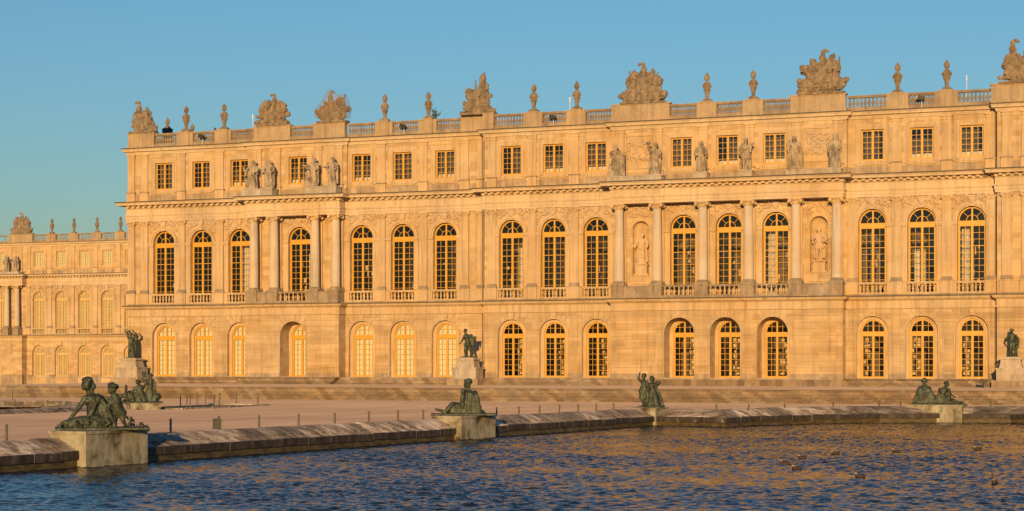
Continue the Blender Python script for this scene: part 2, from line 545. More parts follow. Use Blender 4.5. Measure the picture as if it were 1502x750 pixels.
# --- kerbs of the basins: single coping stones along the edge
def kerb(name, poly, count, top, lip, label, gaps=()):
    root = empty(name, (poly[0][0], poly[0][1], 0))
    tag(root, kind='structure')
    rnd = random.Random(3)
    out0, out1, out2 = offset_poly(poly, 0.0), offset_poly(poly, 1.0), offset_poly(poly, 1.32)
    inn = offset_poly(poly, .10); outa = offset_poly(poly, .03); outb = offset_poly(poly, .36)
    wl_ = MB()
    for i in range(count):
        a, b = Vector((*out0[i], 0)), Vector((*out0[(i + 1) % len(poly)], 0))
        rows = [(out0, lip - .28), (out0, lip - .02), (outa, lip + .02), (outb, lip + .14), (outb, lip + .19), (out1, top - .02), (out2, top), (out2, -.2)]
        L = (b - a).length
        n = max(1, round(L / 1.75))
        cuts = [0.0] + sorted((k + rnd.uniform(-.22, .22)) / n for k in range(1, n)) + [1.0]
        wa = [Vector((*inn[i], 0)), Vector((*inn[(i + 1) % len(poly)], 0))]
        wl_.quad((wa[0].x, wa[0].y, -1.1), (wa[1].x, wa[1].y, -1.1), (wa[1].x, wa[1].y, lip - .27), (wa[0].x, wa[0].y, lip - .27))
        for t0, t1 in zip(cuts, cuts[1:]):
            mid = a.lerp(b, (t0 + t1) / 2)
            if any((mid.x - gx) ** 2 + (mid.y - gy) ** 2 < gr * gr for gx, gy, gr in gaps):
                pass
            g = .014 / L
            dz = rnd.uniform(-.022, .022); tw = rnd.uniform(-.014, .014)
            mb = MB()
            vs = []
            for t in (t0 + g, t1 - g):
                for ring_, z in rows:
                    p = Vector(ring_[i]).lerp(Vector(ring_[(i + 1) % len(poly)]), t)
                    vs.append((p.x, p.y, z + dz + (tw if t > t0 + 2 * g else -tw)))
            k = len(rows)
            fs = [(j + k, j, j + 1, j + k + 1) for j in range(k - 1)] + [tuple(range(k - 1, -1, -1)), tuple(range(k, 2 * k))]
            mb.add(vs, fs)
            me = mb.mesh('coping_stone', 'kerb'); me.materials.append(M['kerb_wet']); me.polygons[0].material_index = 1; me.polygons[1].material_index = 1
            put('coping_stone', me, root)
    wl_.build('pool_lining', 'algae', root)
    return root
kerb('pond_kerb', POND, 11, .42, -.03, 'x')
kerb('basin_kerb', BASIN, 9, .27, -.20, 'x')

# --- stairs up to the terrace, and the terrace itself
st = empty('terrace_stairs', (0, -26.7, 0)); tag(st, kind='structure')
for k in range(6):
    y0 = -26.7 + .45 * k
    rnd = random.Random(k)
    x = -150.0
    mb = MB()
    mb.box(-150, 75, y0, y0 + (.45 if k < 5 else .55), -.05, .168 * (k + 1))
    mb.build('step', 'step', st)
    nb = MB(); nb.box(-150, 75, y0 - .035, y0 - .002, .168 * (k + 1) - .05, .168 * (k + 1) - .004); nb.build('nosing', 'step', st)
t = MB()
t.box(-46, 75, -23.9, 3, -1.0, PLAT)
t.box(-150, -46.01, -23.9, -21, -1.0, PLAT)
tag(t.build('palace_terrace', 'gravel'), kind='structure')
lawn = MB(); lawn.add([(-3.2, -57.4, .006), (-1.6, -57.8, .006), (-2.2, -45.6, .006), (-6.6, -46.6, .006), (-7.2, -55.2, .006), (-5.3, -57.2, .006)], [tuple(range(6))])
tag(lawn.build('lawn', 'lawn'), kind='structure')
lk = MB()
lk.box(-1.6, -1.45, -57.8, -45.6, 0, .10); lk.box(-3.2, -1.6, -57.95, -57.8, 0, .10); lk.box(-6.6, -1.45, -45.6, -45.45, 0, .10)
tag(lk.build('lawn_edging', 'kerb'), kind='structure')

# ================================================================== the palace
rnd = random.Random(11)
# shared meshes -----------------------------------------------------
def window_arched(hw, spring, transom, rows, fan, bar=.036):
    """frame of an arched French window, local origin at the sill centre, front at y=0"""
    mb = MB()
    f = .13
    mb.box(-hw, -hw + f, 0, .12, 0, spring); mb.box(hw - f, hw, 0, .12, 0, spring)
    mb.box(-hw + f, hw - f, 0, .12, 0, .16)
    ring(mb, 0, hw - f, hw, spring, 0, .12, 14)
    mb.box(-hw + f, hw - f, -.05, .12, spring - transom, spring)
    mb.box(-.10, .10, -.03, .12, .16, spring - transom)
    mb.box(-.07, .07, -.02, .12, spring, spring + hw - f)
    top = spring - transom
    for s in (-1, 1):
        xm = s * (hw - f + .10) / 2
        mb.box(xm - bar / 2, xm + bar / 2, .03, .09, .16, top)
        mb.box(s * (hw - f) - (.05 if s > 0 else 0), s * (hw - f) + (0 if s > 0 else .05), .02, .09, .16, top)
        for i in range(1, rows):
            z = .16 + (top - .16) * i / rows
            hb = bar * (1.7 if (fan and i == rows - 3) else 1.0) / 2
            mb.box(min(s * .10, s * (hw - f)), max(s * .10, s * (hw - f)), .035, .085, z - hb, z + hb)
    if fan:
        ring(mb, 0, hw * .40, hw * .40 + .05, spring, .03, .09, 10)
        for a in (45, 135):
            ca_, sa_ = math.cos(R(a)), math.sin(R(a))
            p0, p1 = hw * .42, hw - f + .02
            nx, nz = -sa_ * bar / 2, ca_ * bar / 2
            mb.prism([(ca_ * p0 - nx, spring + sa_ * p0 - nz), (ca_ * p1 - nx, spring + sa_ * p1 - nz), (ca_ * p1 + nx, spring + sa_ * p1 + nz), (ca_ * p0 + nx, spring + sa_ * p0 + nz)], .03, .09)
    else:
        z = spring + hw * .46
        e = math.sqrt((hw - f) ** 2 - (hw * .46) ** 2)
        mb.box(-e, -.07, .035, .085, z - bar / 2, z + bar / 2); mb.box(.07, e, .035, .085, z - bar / 2, z + bar / 2)
        for s in (-1, 1):
            xm = s * (hw - f) * .52
            mb.box(xm - bar / 2, xm + bar / 2, .03, .09, spring, spring + math.sqrt((hw - f) ** 2 - xm * xm))
    return mb.mesh('arched_window', 'gold')

def sheet_arched(hw, spring, y, mat, name):
    mb = MB()
    pts = [(-hw, 0), (hw, 0)] + arch_pts(0, hw, spring)
    mb.add([(x, y, z) for x, z in pts], [tuple(range(len(pts)))])
    return mb.mesh(name, mat)

def window_square(hw, h, rows, cols=4):
    mb = MB(); f = .12; bar = .036
    mb.box(-hw, -hw + f, 0, .12, 0, h); mb.box(hw - f, hw, 0, .12, 0, h)
    mb.box(-hw + f, hw - f, 0, .12, 0, f + .02); mb.box(-hw + f, hw - f, 0, .12, h - f, h)
    mb.box(-.10, .10, -.02, .12, f + .02, h - f)
    for s in (-1, 1):
        xm = s * (hw - f + .10) / 2
        mb.box(xm - bar / 2, xm + bar / 2, .03, .09, f + .02, h - f)
        for i in range(1, rows):
            z = f + .02 + (h - 2 * f - .02) * i / rows
            mb.box(min(s * .10, s * (hw - f)), max(s * .10, s * (hw - f)), .035, .085, z - bar / 2, z + bar / 2)
    return mb.mesh('square_window', 'gold')

def sheet_rect(hw, h, y, mat, name):
    mb = MB(); mb.quad((-hw, y, 0), (hw, y, 0), (hw, y, h), (-hw, y, h)); return mb.mesh(name, mat)

def drape(x0, x1, h, y, mat, name, n=14, amp=.07):
    mb = MB()
    for i in range(n):
        xa, xb = x0 + (x1 - x0) * i / n, x0 + (x1 - x0) * (i + 1) / n
        ya, yb = y + amp * math.sin(i * 2.2), y + amp * math.sin((i + 1) * 2.2)
        mb.quad((xa, ya, 0), (xb, yb, 0), (xb, yb, h), (xa, ya, h))
    return mb.mesh(name, mat)

WF = window_arched(1.21, 6.33, .48, 10, True)          # first floor: sill H 7.42
def pane_glass(hw, z0, z1, rows, seed, spring=None):
    r = random.Random(seed); mb = MB(); f = .13
    xs = [-(hw - f), -(hw - f + .10) / 2, -.05, .05, (hw - f + .10) / 2, hw - f]
    def pane(pts):
        cx = sum(p[0] for p in pts) / len(pts); cz = sum(p[1] for p in pts) / len(pts); a, b = r.gauss(0, .012), r.gauss(0, .012)
        mb.add([(x, .065 + a * (x - cx) + b * (z - cz), z) for x, z in pts], [tuple(range(len(pts)))])
    for i in (0, 1, 3, 4):
        for k in range(rows):
            za, zb_ = z0 + (z1 - z0) * k / rows, z0 + (z1 - z0) * (k + 1) / rows
            pane([(xs[i], za), (xs[i + 1], za), (xs[i + 1], zb_), (xs[i], zb_)])
    if spring is not None:
        q = hw - .10
        for a0, a1 in ((0, 45), (45, 90), (90, 135), (135, 180)):
            pane([(0, spring)] + [(q * math.cos(R(a0 + (a1 - a0) * i / 4)), spring + q * math.sin(R(a0 + (a1 - a0) * i / 4))) for i in range(5)])
    return mb.mesh('glass', 'glass')
WFg = [pane_glass(1.21, .10, 5.9, 10, k, 6.30) for k in range(5)]
WG = window_arched(1.08, 4.15, .42, 7, False)          # ground floor
WGg = [pane_glass(1.08, .10, 3.78, 7, 20 + k, 4.12) for k in range(5)]
WGb = sheet_arched(1.06, 4.15, .20, 'blind', 'blind')
WGy = sheet_arched(1.06, 4.15, .20, 'blind_yellow', 'blind')
WFy = sheet_arched(1.2, 6.33, .20, 'blind_yellow', 'blind')
WFc = sheet_arched(1.2, 6.33, .20, 'blind', 'blind')
WA = window_square(1.0, 2.73, 5)
WAg = [pane_glass(1.0, .10, 2.63, 5, 40 + k) for k in range(5)]
WAb = sheet_rect(.98, 2.7, .20, 'blind', 'blind')
WAc = drape(-.9, .9, .50, .34, 'curtain', 'curtain', 12, .03)
WAd = [drape(-.98, .98, 2.7, .62, 'dim_curtain', 'curtain', 16, .05), drape(-.98, .55, 2.7, .70, 'dim_curtain', 'curtain', 14, .06), drape(-.3, .98, 2.7, .66, 'dim_curtain', 'curtain', 12, .05), drape(-.98, .98, 1.9, .60, 'dim_curtain', 'curtain', 15, .07)]  # drapes added to lift the tone of the attic panes
def wing_paint(me):
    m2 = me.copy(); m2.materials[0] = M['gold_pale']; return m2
WF2, WG2, WA2 = wing_paint(WF), wing_paint(WG), wing_paint(WA)

# column and pilaster orders (first floor, base at H 8.52, soffit at H 16.03)
def capital_mesh(w, flat):
    mb = MB()
    r = w * .46
    if flat:
        mb.box(-w * .5, w * .5, -.25, .10, 0, .06)
        mb.box(-w * .47, w * .47, -.22, .10, .06, .40)
        mb.box(-w * .62, w * .62, -.34, .10, .42, .53)
        for s in (-1, 1):
            mb.ball((s * w * .50, -.24, .31), (.165, .14, .165), 10, 8)
            mb.ball((s * w * .50, -.38, .31), (.06, .06, .06), 6, 5)
        for k in range(-1, 2):
            mb.ball((k * w * .28, -.24, .16), (.10, .10, .15), 6, 6)
        mb.ball((0, -.33, .38), (.10, .07, .09), 6, 5)
    else:
        mb.lathe([(r * .98, 0), (r * 1.05, .05), (r * .95, .08), (r * 1.0, .25), (r * 1.2, .42)], 16)
        a = w * .66
        mb.box(-a, a, -a, a, .42, .53)
        for sx in (-1, 1):
            for sy in (-1, 1):
                mb.ball((sx * a * .86, sy * a * .86, .28), (.17, .17, .17), 10, 8)
                mb.ball((sx * a * .70, sy * a * .70, .36), (.14, .14, .09), 8, 6)
        for k in range(8):
            t = k * math.pi / 4 + .39
            mb.ball((r * 1.0 * math.cos(t), r * 1.0 * math.sin(t), .16), (.10, .10, .15), 6, 6)
        for t in (0, 90, 180, 270):
            mb.ball((a * .95 * math.cos(R(t)), a * .95 * math.sin(R(t)), .42), (.10, .10, .10), 6, 5)
    return mb.mesh('capital', 'trim', True)
CAPC, CAPP = capital_mesh(.92, False), capital_mesh(.82, True)
mb = MB()
mb.lathe([(.45, 0), (.452, 1.5), (.445, 2.5), (.425, 4.2), (.39, 6.6)], 24); SHAFT = mb.mesh('column_shaft', 'shaft', True)
mb = MB()
mb.box(-.62, .62, -.62, .62, 0, .14); mb.lathe([(.60, .14), (.61, .20), (.55, .26), (.50, .29), (.53, .33), (.52, .38), (.455, .40)], 20)
CBASE = mb.mesh('column_base', 'weathered', True)
mb = MB(); mb.box(-.41, .41, -.22, .05, 0, 6.62); PSHAFT = mb.mesh('pilaster_shaft', 'trim')
mb = MB(); mb.box(-.52, .52, -.33, .05, 0, .15); mb.box(-.48, .48, -.29, .05, .15, .28); mb.box(-.45, .45, -.26, .05, .28, .38); PBASE = mb.mesh('pilaster_base', 'weathered')
mb = MB(); mb.box(-.54, .54, -.38, .06, 0, 1.0); mb.box(-.57, .57, -.42, .06, 1.0, 1.1); PPED = mb.mesh('pilaster_pedestal', 'trim')
# balusters
BPROF = [(.10, 0), (.10, .08), (.06, .10), (.065, .16), (.115, .30), (.105, .38), (.055, .58), (.05, .66), (.085, .70), (.085, .78)]
mb = MB(); mb.lathe([(r * 1.32, z * .86 / .78) for r, z in BPROF], 8); BAL_ROOF = mb.mesh('baluster', 'baluster', True)
mb = MB(); mb.lathe([(r * 1.0, z * .74 / .78) for r, z in BPROF], 8); BAL_FL = mb.mesh('baluster', 'trim', True)
mb = MB(); mb.box(-.15, .15, -.36, 0, .10, .25); mb.box(-.17, .17, -.38, 0, .25, .29); MODIL = mb.mesh('modillion', 'trim')
# keystones
mb = MB()
mb.prism([(-.20, 0), (.20, 0), (.30, .85), (-.30, .85)], -.20, .05); mb.ball((0, -.22, .50), (.20, .14, .26), 10, 8)
mb.ball((-.17, -.20, .66), (.14, .10, .12), 8, 6); mb.ball((.17, -.20, .66), (.14, .10, .12), 8, 6); mb.ball((0, -.34, .46), (.045, .06, .08), 6, 5)
mb.box(-.36, .36, -.24, .05, .85, .95)
KEYF = mb.mesh('keystone', 'sculpt_pale', True)
mb = MB()
mb.prism([(-.19, 0), (.19, 0), (.27, .62), (-.27, .62)], -.12, .03); mb.ball((0, -.13, .34), (.15, .10, .19), 8, 6); mb.ball((0, -.21, .30), (.035, .05, .06), 6, 5)
KEYG = mb.mesh('keystone', 'trim', True)

def relief_mesh(seed, w, h, n, hollow=None, name='relief_carving', mat='sculpt_pale'):
    """low relief of leaves, ribbons and arms on a wall field; hollow = arch (radius, spring z) kept free"""
    r = random.Random(seed); mb = MB(); c = 0
    for _ in range(n * 8):
        if c >= n: break
        x, z = r.uniform(-w, w), r.uniform(0, h)
        if hollow and math.hypot(x, max(0, z - hollow[1])) < hollow[0] + .16: continue
        a = r.uniform(0, 3.14); L = r.uniform(.12, .34)
        mb2 = MB(); mb2.ball((0, 0, 0), (L, .17, .05 + L * .20), 7, 5)
        ca_, sa_ = math.cos(a), math.sin(a)
        mb.add([(x + p[0] * ca_ - p[2] * sa_, p[1] - .01, z + p[0] * sa_ + p[2] * ca_) for p in mb2.v], mb2.f); c += 1
    return mb.mesh(name, mat, True)
SPAN = [relief_mesh(k, 1.62, 2.18, 46, (1.66, 0.0)) for k in range(4)]

# ------------------------------------------------------------------
def make_order(root, x, y, zb, kind='pilaster'):
    """pilaster or column of the first floor; y is the wall face (pilaster) or the axis (column)"""
    z = zb + 8.52
    if kind == 'pilaster':
        p = put('pilaster', PSHAFT, root, (x, y, z + .37))
        put('pilaster_base', PBASE, p, (x, y, z)); put('capital', CAPP, p, (x, y, z + 6.98))
    else:
        p = put('column', SHAFT, root, (x, y, z + .39))
        put('column_base', CBASE, p, (x, y, z)); put('capital', CAPC, p, (x, y, z + 6.98))
    return p

def balustrade(root, x0, x1, y, z0, zrail, mesh, n, mat, w=.30):
    """plinth, rail and single balusters between two piers; z0 plinth bottom, returns the rail object"""
    h = .86 if mesh is BAL_ROOF else .74
    zb = zrail - .19 - h
    mb = MB()
    mb.box(x0, x1, y - w * .55, y + w * .55, z0, zb)
    mb.box(x0, x1, y - w * .5, y + w * .5, zb + h, zb + h + .10)
    mb.box(x0, x1, y - w * .62, y + w * .62, zb + h + .10, zrail)
    b = mb.build('balustrade', mat, root)
    far = MB()
    for i in range(n):
        xx = x0 + (x1 - x0) * (i + .5) / n
        if y < 50: put('baluster', mesh, b, (xx, y, zb))
        else: far.lathe([(r, zz * h / .78) for r, zz in BPROF], 6, (xx, y, zb))      # too small to tell apart on the distant wing
    if far.v: tag(far.build('balusters', mat, b), kind='stuff')
    return b

CORN = [(.10, 17.30), (.14, 17.36), (.22, 17.40), (.24, 17.66), (.88, 17.68), (.90, 17.84), (1.0, 17.95), (1.02, 18.0), (.0, 18.10)]
ARCHI = [(.16, 16.03), (.16, 16.26), (.21, 16.27), (.21, 16.56), (.28, 16.60), (.30, 16.74), (.16, 16.76), (.16, 17.26), (.20, 17.31)]
STRING = [(.05, 6.14), (.10, 6.17), (.10, 6.24), (.04, 6.26), (.04, 6.84), (.16, 6.92), (.34, 7.02), (.40, 7.16), (.46, 7.24), (.0, 7.30)]
TOPC = [(.08, 22.98), (.10, 23.10), (.14, 23.14), (.16, 23.24), (.42, 23.30), (.44, 23.44), (.54, 23.58), (.55, 23.62), (.0, 23.68)]
CAPM = {}

def zoff(prof, zb): return [(p, z + zb) for p, z in prof]

def entablature(root, x0, x1, y, zb, retL, retR, modil=True, mleft=0, mright=0):
    mb = MB(); cornice(mb, x0, x1, y, zoff(ARCHI, zb), retL, retR); mb.build('entablature', 'frieze', root)
    mb = MB(); cornice(mb, x0, x1, y, zoff(CORN, zb), retL, retR); c = mb.build('cornice', 'frieze', root)
    # lead cover on the cornice top
    mb = MB(); mb.box(x0 - (1.0 if retL else 0), x1 + (1.0 if retR else 0), y - 1.06, y - .95, zb + 17.97, zb + 18.06); mb.build('lead_cover', 'lead', c)
    if modil:
        n = max(1, round((x1 - x0) / .66))
        for i in range(n):
            put('modillion', MODIL, c, (x0 + (x1 - x0) * (i + .5) / n, y - .24, zb + 17.37))
    return c

def string_course(root, x0, x1, y, zb, retL, retR):
    mb = MB(); cornice(mb, x0, x1, y, zoff(STRING, zb), retL, retR); c = mb.build('string_course', 'trim', root)
    mb = MB(); mb.box(x0 - (.45 if retL else 0), x1 + (.45 if retR else 0), y - .51, y - .40, zb + 7.22, zb + 7.30); mb.build('lead_cover', 'lead', c)

def ground_floor(root, x0, x1, y, zb, bays, endL, endR, deep=0.0, courses=True, blind=None, base=-.72, blocks=None):
    z = zb
    HW, SP = 1.41, 4.10
    mb = MB()
    wall(mb, x0, x1, z + base, z + 6.14, y + .04, [(c, HW, z - .02, z + SP, True) for c in bays], .36 + deep)
    w = mb.build('ground_floor_wall', 'stone', root)
    # inner stone frame of every opening
    for c in bays:
        mb = MB()
        wall(mb, c - HW - .05, c + HW + .05, z - .05, z + 6.0, y + .40 + deep, [(c, 1.08, z, z + 4.15, True)], .16, False)
        mb.build('inner_reveal', 'trim', w)
    for c in bays:
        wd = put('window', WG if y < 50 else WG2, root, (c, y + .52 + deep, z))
        put('glass', WGg[int(c * 10) % 5], wd, (c, y + .52 + deep, z))
        if blind: put('blind', blind, wd, (c, y + .52 + deep, z))
        put('keystone', KEYG, root, (c, y, z + 5.50))
        sb = MB(); sb.box(c - 1.38, c + 1.38, y - .06, y + .44 + deep, z - .20, z - .0); sb.build('sill', 'pedestal', root)
        ab = MB(); ring(ab, c, HW - .0, HW + .10, z + SP, y - .04, y + .05, 18)
        ab.box(c - HW - .10, c - HW, y - .04, y + .05, z + .36, z + SP); ab.box(c + HW, c + HW + .10, y - .04, y + .05, z + .36, z + SP)
        ab.build('archivolt', 'trim', w)
    # plinth
    xs = x0 - (.06 if endL else 0)
    for c in list(bays) + [None]:
        xe = (c - HW - .02) if c is not None else x1 + (.06 if endR else 0)
        if xe > xs + .05:
            mb = MB(); mb.box(xs, xe, y - .07, y + .30, z + base, z + .36); mb.build('plinth', 'plinth', root)
        if c is not None: xs = c + HW + .02
    if not courses: return w
    # dressed stone courses with recessed joints; the arch rings are cut into voussoirs
    RV, AV = HW + .115, R(48)
    rows = [(.37 + .577 * k, .37 + .577 * (k + 1) - .05) for k in range(10)]
    edges = [(None, x0)] + [(c, None) for c in bays] + [(None, x1)]
    def bound(e, zz, side):
        c, x = e
        if c is None: return x
        h = zz - SP
        if h <= 0: o = HW + .115
        elif h < RV * math.sin(AV): o = math.sqrt(RV * RV - h * h)
        else: o = h / math.tan(AV) + .02
        return c + side * o
    for e0, e1 in zip(edges, edges[1:]):
        for za, zt in rows:
            # straight jamb below the spring, ring of voussoirs above
            segs = [(za, zt)]
            if za < SP < zt: segs = [(za, SP), (SP, zt)]
            parts = []
            for a, b in segs:
                n = 1 if b <= SP + 1e-6 else 5
                zz = [a + (b - a) * i / n for i in range(n + 1)]
                if b <= SP + 1e-6:
                    zl = [(bound(e0, a - 1e-3, 1), q) for q in zz]; zr = [(bound(e1, a - 1e-3, -1), q) for q in zz]
                else:
                    zl = [(bound(e0, q, 1), q) for q in zz]; zr = [(bound(e1, q, -1), q) for q in zz]
                parts.append((zl, zr))
            mb = MB()
            for zl, zr in parts:
                if zr[0][0] - zl[0][0] < .05 and zr[-1][0] - zl[-1][0] < .05: continue
                poly = [(x, z + q) for x, q in zl][::-1] + [(x, z + q) for x, q in zr]
                mb.prism(poly, y - .03, y + .05)
            if mb.v: mb.build('stone_course', 'course', w)
    for c in bays:
        nv, m = 5, 3
        for k in range(nv):
            a0 = AV + (math.pi - 2 * AV) * k / nv + .008; a1 = AV + (math.pi - 2 * AV) * (k + 1) / nv - .008
            an = [a0 + (a1 - a0) * i / m for i in range(m + 1)]
            pin = [(c + RV * math.cos(a), z + SP + RV * math.sin(a)) for a in an]
            pout = [(c + 2.0 / math.tan(a), z + SP + 2.0) for a in an]
            mb = MB(); mb.prism(pout + pin[::-1], y - .034, y + .05); mb.build('voussoir', 'course', w)
    return w

def first_floor(root, x0, x1, y, zb, bays, pils, niches=(), blinds={}, balus=True, relief=True, ped_y=None):
    z = zb
    mb = MB()
    ops = [(c, 1.25, z + 7.40, z + 13.75, True) for c in bays]
    ops += [(c, .80, z + 9.45, z + 13.70, True) for c in niches]
    wall(mb, x0, x1, z + 7.10, z + 16.05, y, ops, .38)
    w = mb.build('first_floor_wall', 'stone', root)
    for c in niches:
        nb = MB(); n = 10
        for i in range(n):
            a0, a1 = math.pi * i / n, math.pi * (i + 1) / n
            p = [(c - .80 * math.cos(a), y + .38 + .55 * math.sin(a)) for a in (a0, a1)]
            nb.quad((p[0][0], p[0][1], z + 9.45), (p[1][0], p[1][1], z + 9.45), (p[1][0], p[1][1], z + 13.70), (p[0][0], p[0][1], z + 13.70))
            for j in range(6):
                e0, e1 = math.pi / 2 * j / 6, math.pi / 2 * (j + 1) / 6
                def P(a, e): return (c - .80 * math.cos(a) * math.cos(e), y + .38 + .55 * math.sin(a) * math.cos(e), z + 13.70 + .80 * math.sin(e))
                nb.quad(P(a0, e0), P(a1, e0), P(a1, e1), P(a0, e1))
        nb.add([(c - .8, y + .0, z + 9.45), (c + .8, y + .0, z + 9.45), (c + .8, y + .95, z + 9.45), (c - .8, y + .95, z + 9.45)], [(0, 1, 2, 3)])
        nb.build('niche', 'stone', w)
        ab = MB(); ring(ab, c, .82, 1.12, z + 13.70, y - .07, y + .02, 16)
        ab.box(c - 1.25, c - .84, y - .09, y + .02, z + 13.40, z + 13.68); ab.box(c + .84, c + 1.25, y - .09, y + .02, z + 13.40, z + 13.68)
        ab.build('archivolt', 'trim', w)
        ab = MB(); ab.box(c - .95, c + .95, y - .10, y + .02, z + 8.65, z + 8.85); ab.build('niche_ledge', 'trim', w)
        put('relief_carving', relief_mesh(int(c * 7), 1.25, 2.1, 34, (1.12, 0)), w, (c, y, z + 13.72))
    for i, c in enumerate(bays):
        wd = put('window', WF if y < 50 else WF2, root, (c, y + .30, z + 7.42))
        put('glass', WFg[int(c * 10) % 5], wd, (c, y + .30, z + 7.42))
        if i in blinds: put(blinds[i].name.split('.')[0], blinds[i], wd, (c, y + .30, z + 7.42))
        ab = MB(); ring(ab, c, 1.25, 1.40, z + 13.75, y - .08, y + .02, 18); ring(ab, c, 1.40, 1.62, z + 13.75, y - .16, y + .02, 18)
        for s in (-1, 1):
            xa, xb = sorted((c + s * 1.25, c + s * 1.72))
            ab.box(xa, xb, y - .09, y + .02, z + 8.55, z + 13.38)
            xa, xb = sorted((c + s * 1.22, c + s * 1.80))
            ab.box(xa, xb, y - .20, y + .02, z + 13.40, z + 13.55); ab.box(xa, xb, y - .16, y + .02, z + 13.56, z + 13.74)
        ab.build('archivolt', 'trim', w)
        if relief:
            put('keystone', KEYF, root, (c, y - .02, z + 14.98))
            put('relief_carving', SPAN[i % 4], w, (c, y, z + 13.82))
    for x in pils:
        make_order(root, x, y, z)
        put('pilaster_pedestal', PPED, root, (x, y, z + 7.42))
    # parapet zone: plinth course, wall panels and balustrades
    pb = MB(); pb.box(x0, x1, y - .31, y - .001, z + 7.28, z + 7.42); pb.build('plinth_course', 'weathered', root)
    if balus:
        for c in bays:
            balustrade(root, c - 1.28, c + 1.28, y - .17, z + 7.422, z + 8.50, BAL_FL, 7, 'trim', .24)
    # dado panels between balustrades
    xs = x0
    for c in list(bays) + [None]:
        xe = c - 1.28 if c is not None else x1
        if xe > xs + .1:
            db = MB(); db.box(xs, xe, y - .20, y - .001, z + 7.425, z + 8.42); db.box(xs, xe, y - .26, y - .001, z + 8.42, z + 8.505); db.build('dado', 'trim', root)
        if c is not None: xs = c + 1.28
    return w

def attic(root, x0, x1, y, zb, bays, pils, panels=(), blind=None, endL=True, endR=True, sill_things=()):
    z = zb
    mb = MB()
    wall(mb, x0, x1, z + 18.0, z + 23.0, y, [(c, 1.0, z + 19.27, z + 22.0, False) for c in bays], .30)
    w = mb.build('attic_wall', 'stone', root)
    for i, c in enumerate(bays):
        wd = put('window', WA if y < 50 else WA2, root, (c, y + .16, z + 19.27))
        put('glass', WAg[int(c * 10) % 5], wd, (c, y + .16, z + 19.27))
        if blind: put('blind', blind, wd, (c, y + .16, z + 19.27))
        else:
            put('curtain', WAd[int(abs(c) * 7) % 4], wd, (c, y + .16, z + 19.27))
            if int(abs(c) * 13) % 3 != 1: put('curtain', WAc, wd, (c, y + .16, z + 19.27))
        sb = MB()
        for (a, b, c0, d) in ((-1.30, -1.02, 19.10, 22.30), (1.02, 1.30, 19.10, 22.30), (-1.02, 1.02, 22.02, 22.30), (-1.02, 1.02, 19.06, 19.25)):
            sb.box(c + a, c + b, y - .12, y + .02, z + c0, z + d)
        for (a, b, c0, d) in ((-1.52, -1.30, 19.0, 22.5), (1.30, 1.52, 19.0, 22.5), (-1.30, 1.30, 22.30, 22.5)):
            sb.box(c + a, c + b, y - .06, y + .02, z + c0, z + d)
        sb.build('window_surround', 'trim', w)
        sb = MB(); sb.box(c - 1.5, c + 1.5, y - .18, y + .02, z + 18.93, z + 19.05); sb.box(c - 1.35, c + 1.35, y - .12, y + .02, z + 18.80, z + 18.925); sb.build('window_sill', 'trim', w)
    for x in pils:
        pb = MB(); pb.box(x - .40, x + .40, y - .17, y + .02, z + 19.10, z + 22.62); p = pb.build('attic_pilaster', 'trim', root)
        cb = MB(); cb.box(x - .46, x + .46, y - .22, y + .02, z + 22.62, z + 22.70); cb.box(x - .42, x + .42, y - .18, y + .02, z + 22.70, z + 22.86); cb.box(x - .50, x + .50, y - .26, y + .02, z + 22.86, z + 22.97)
        cb.build('attic_capital', 'trim', p)
        bb = MB(); bb.box(x - .48, x + .48, y - .27, y + .02, z + 18.06, z + 18.98); bb.build('pilaster_pedestal', 'trim', p); bb = MB(); bb.box(x - .52, x + .52, y - .32, y + .02, z + 18.985, z + 19.095); bb.build('pedestal_cap', 'weathered', p)
    for (c, hw, seed) in panels:
        rb = MB()
        for (a, b, c0, d) in ((-hw, -hw + .12, 19.3, 22.4), (hw - .12, hw, 19.3, 22.4), (-hw + .12, hw - .12, 22.28, 22.4), (-hw + .12, hw - .12, 19.3, 19.42)):
            rb.box(c + a, c + b, y - .10, y + .02, z + c0, z + d)
        rb.build('panel_frame', 'trim', w)
        put('relief_carving', relief_mesh(seed, hw - .35, 1.9, 60), w, (c, y, z + 20.0))
    bb = MB(); bb.box(x0, x1, y - .10, y - .001, z + 18.04, z + 18.72); bb.build('attic_base', 'plinth', root)
    mb = MB(); cornice(mb, x0, x1, y, zoff(TOPC, zb), 2.5 if endL else 0, 2.5 if endR else 0); c = mb.build('roof_cornice', 'frieze', root)
    mb = MB(); mb.box(x0 - (.55 if endL else 0), x1 + (.55 if endR else 0), y - .61, y - .5, z + 23.59, z + 23.67); mb.build('lead_cover', 'lead', c)
    return w

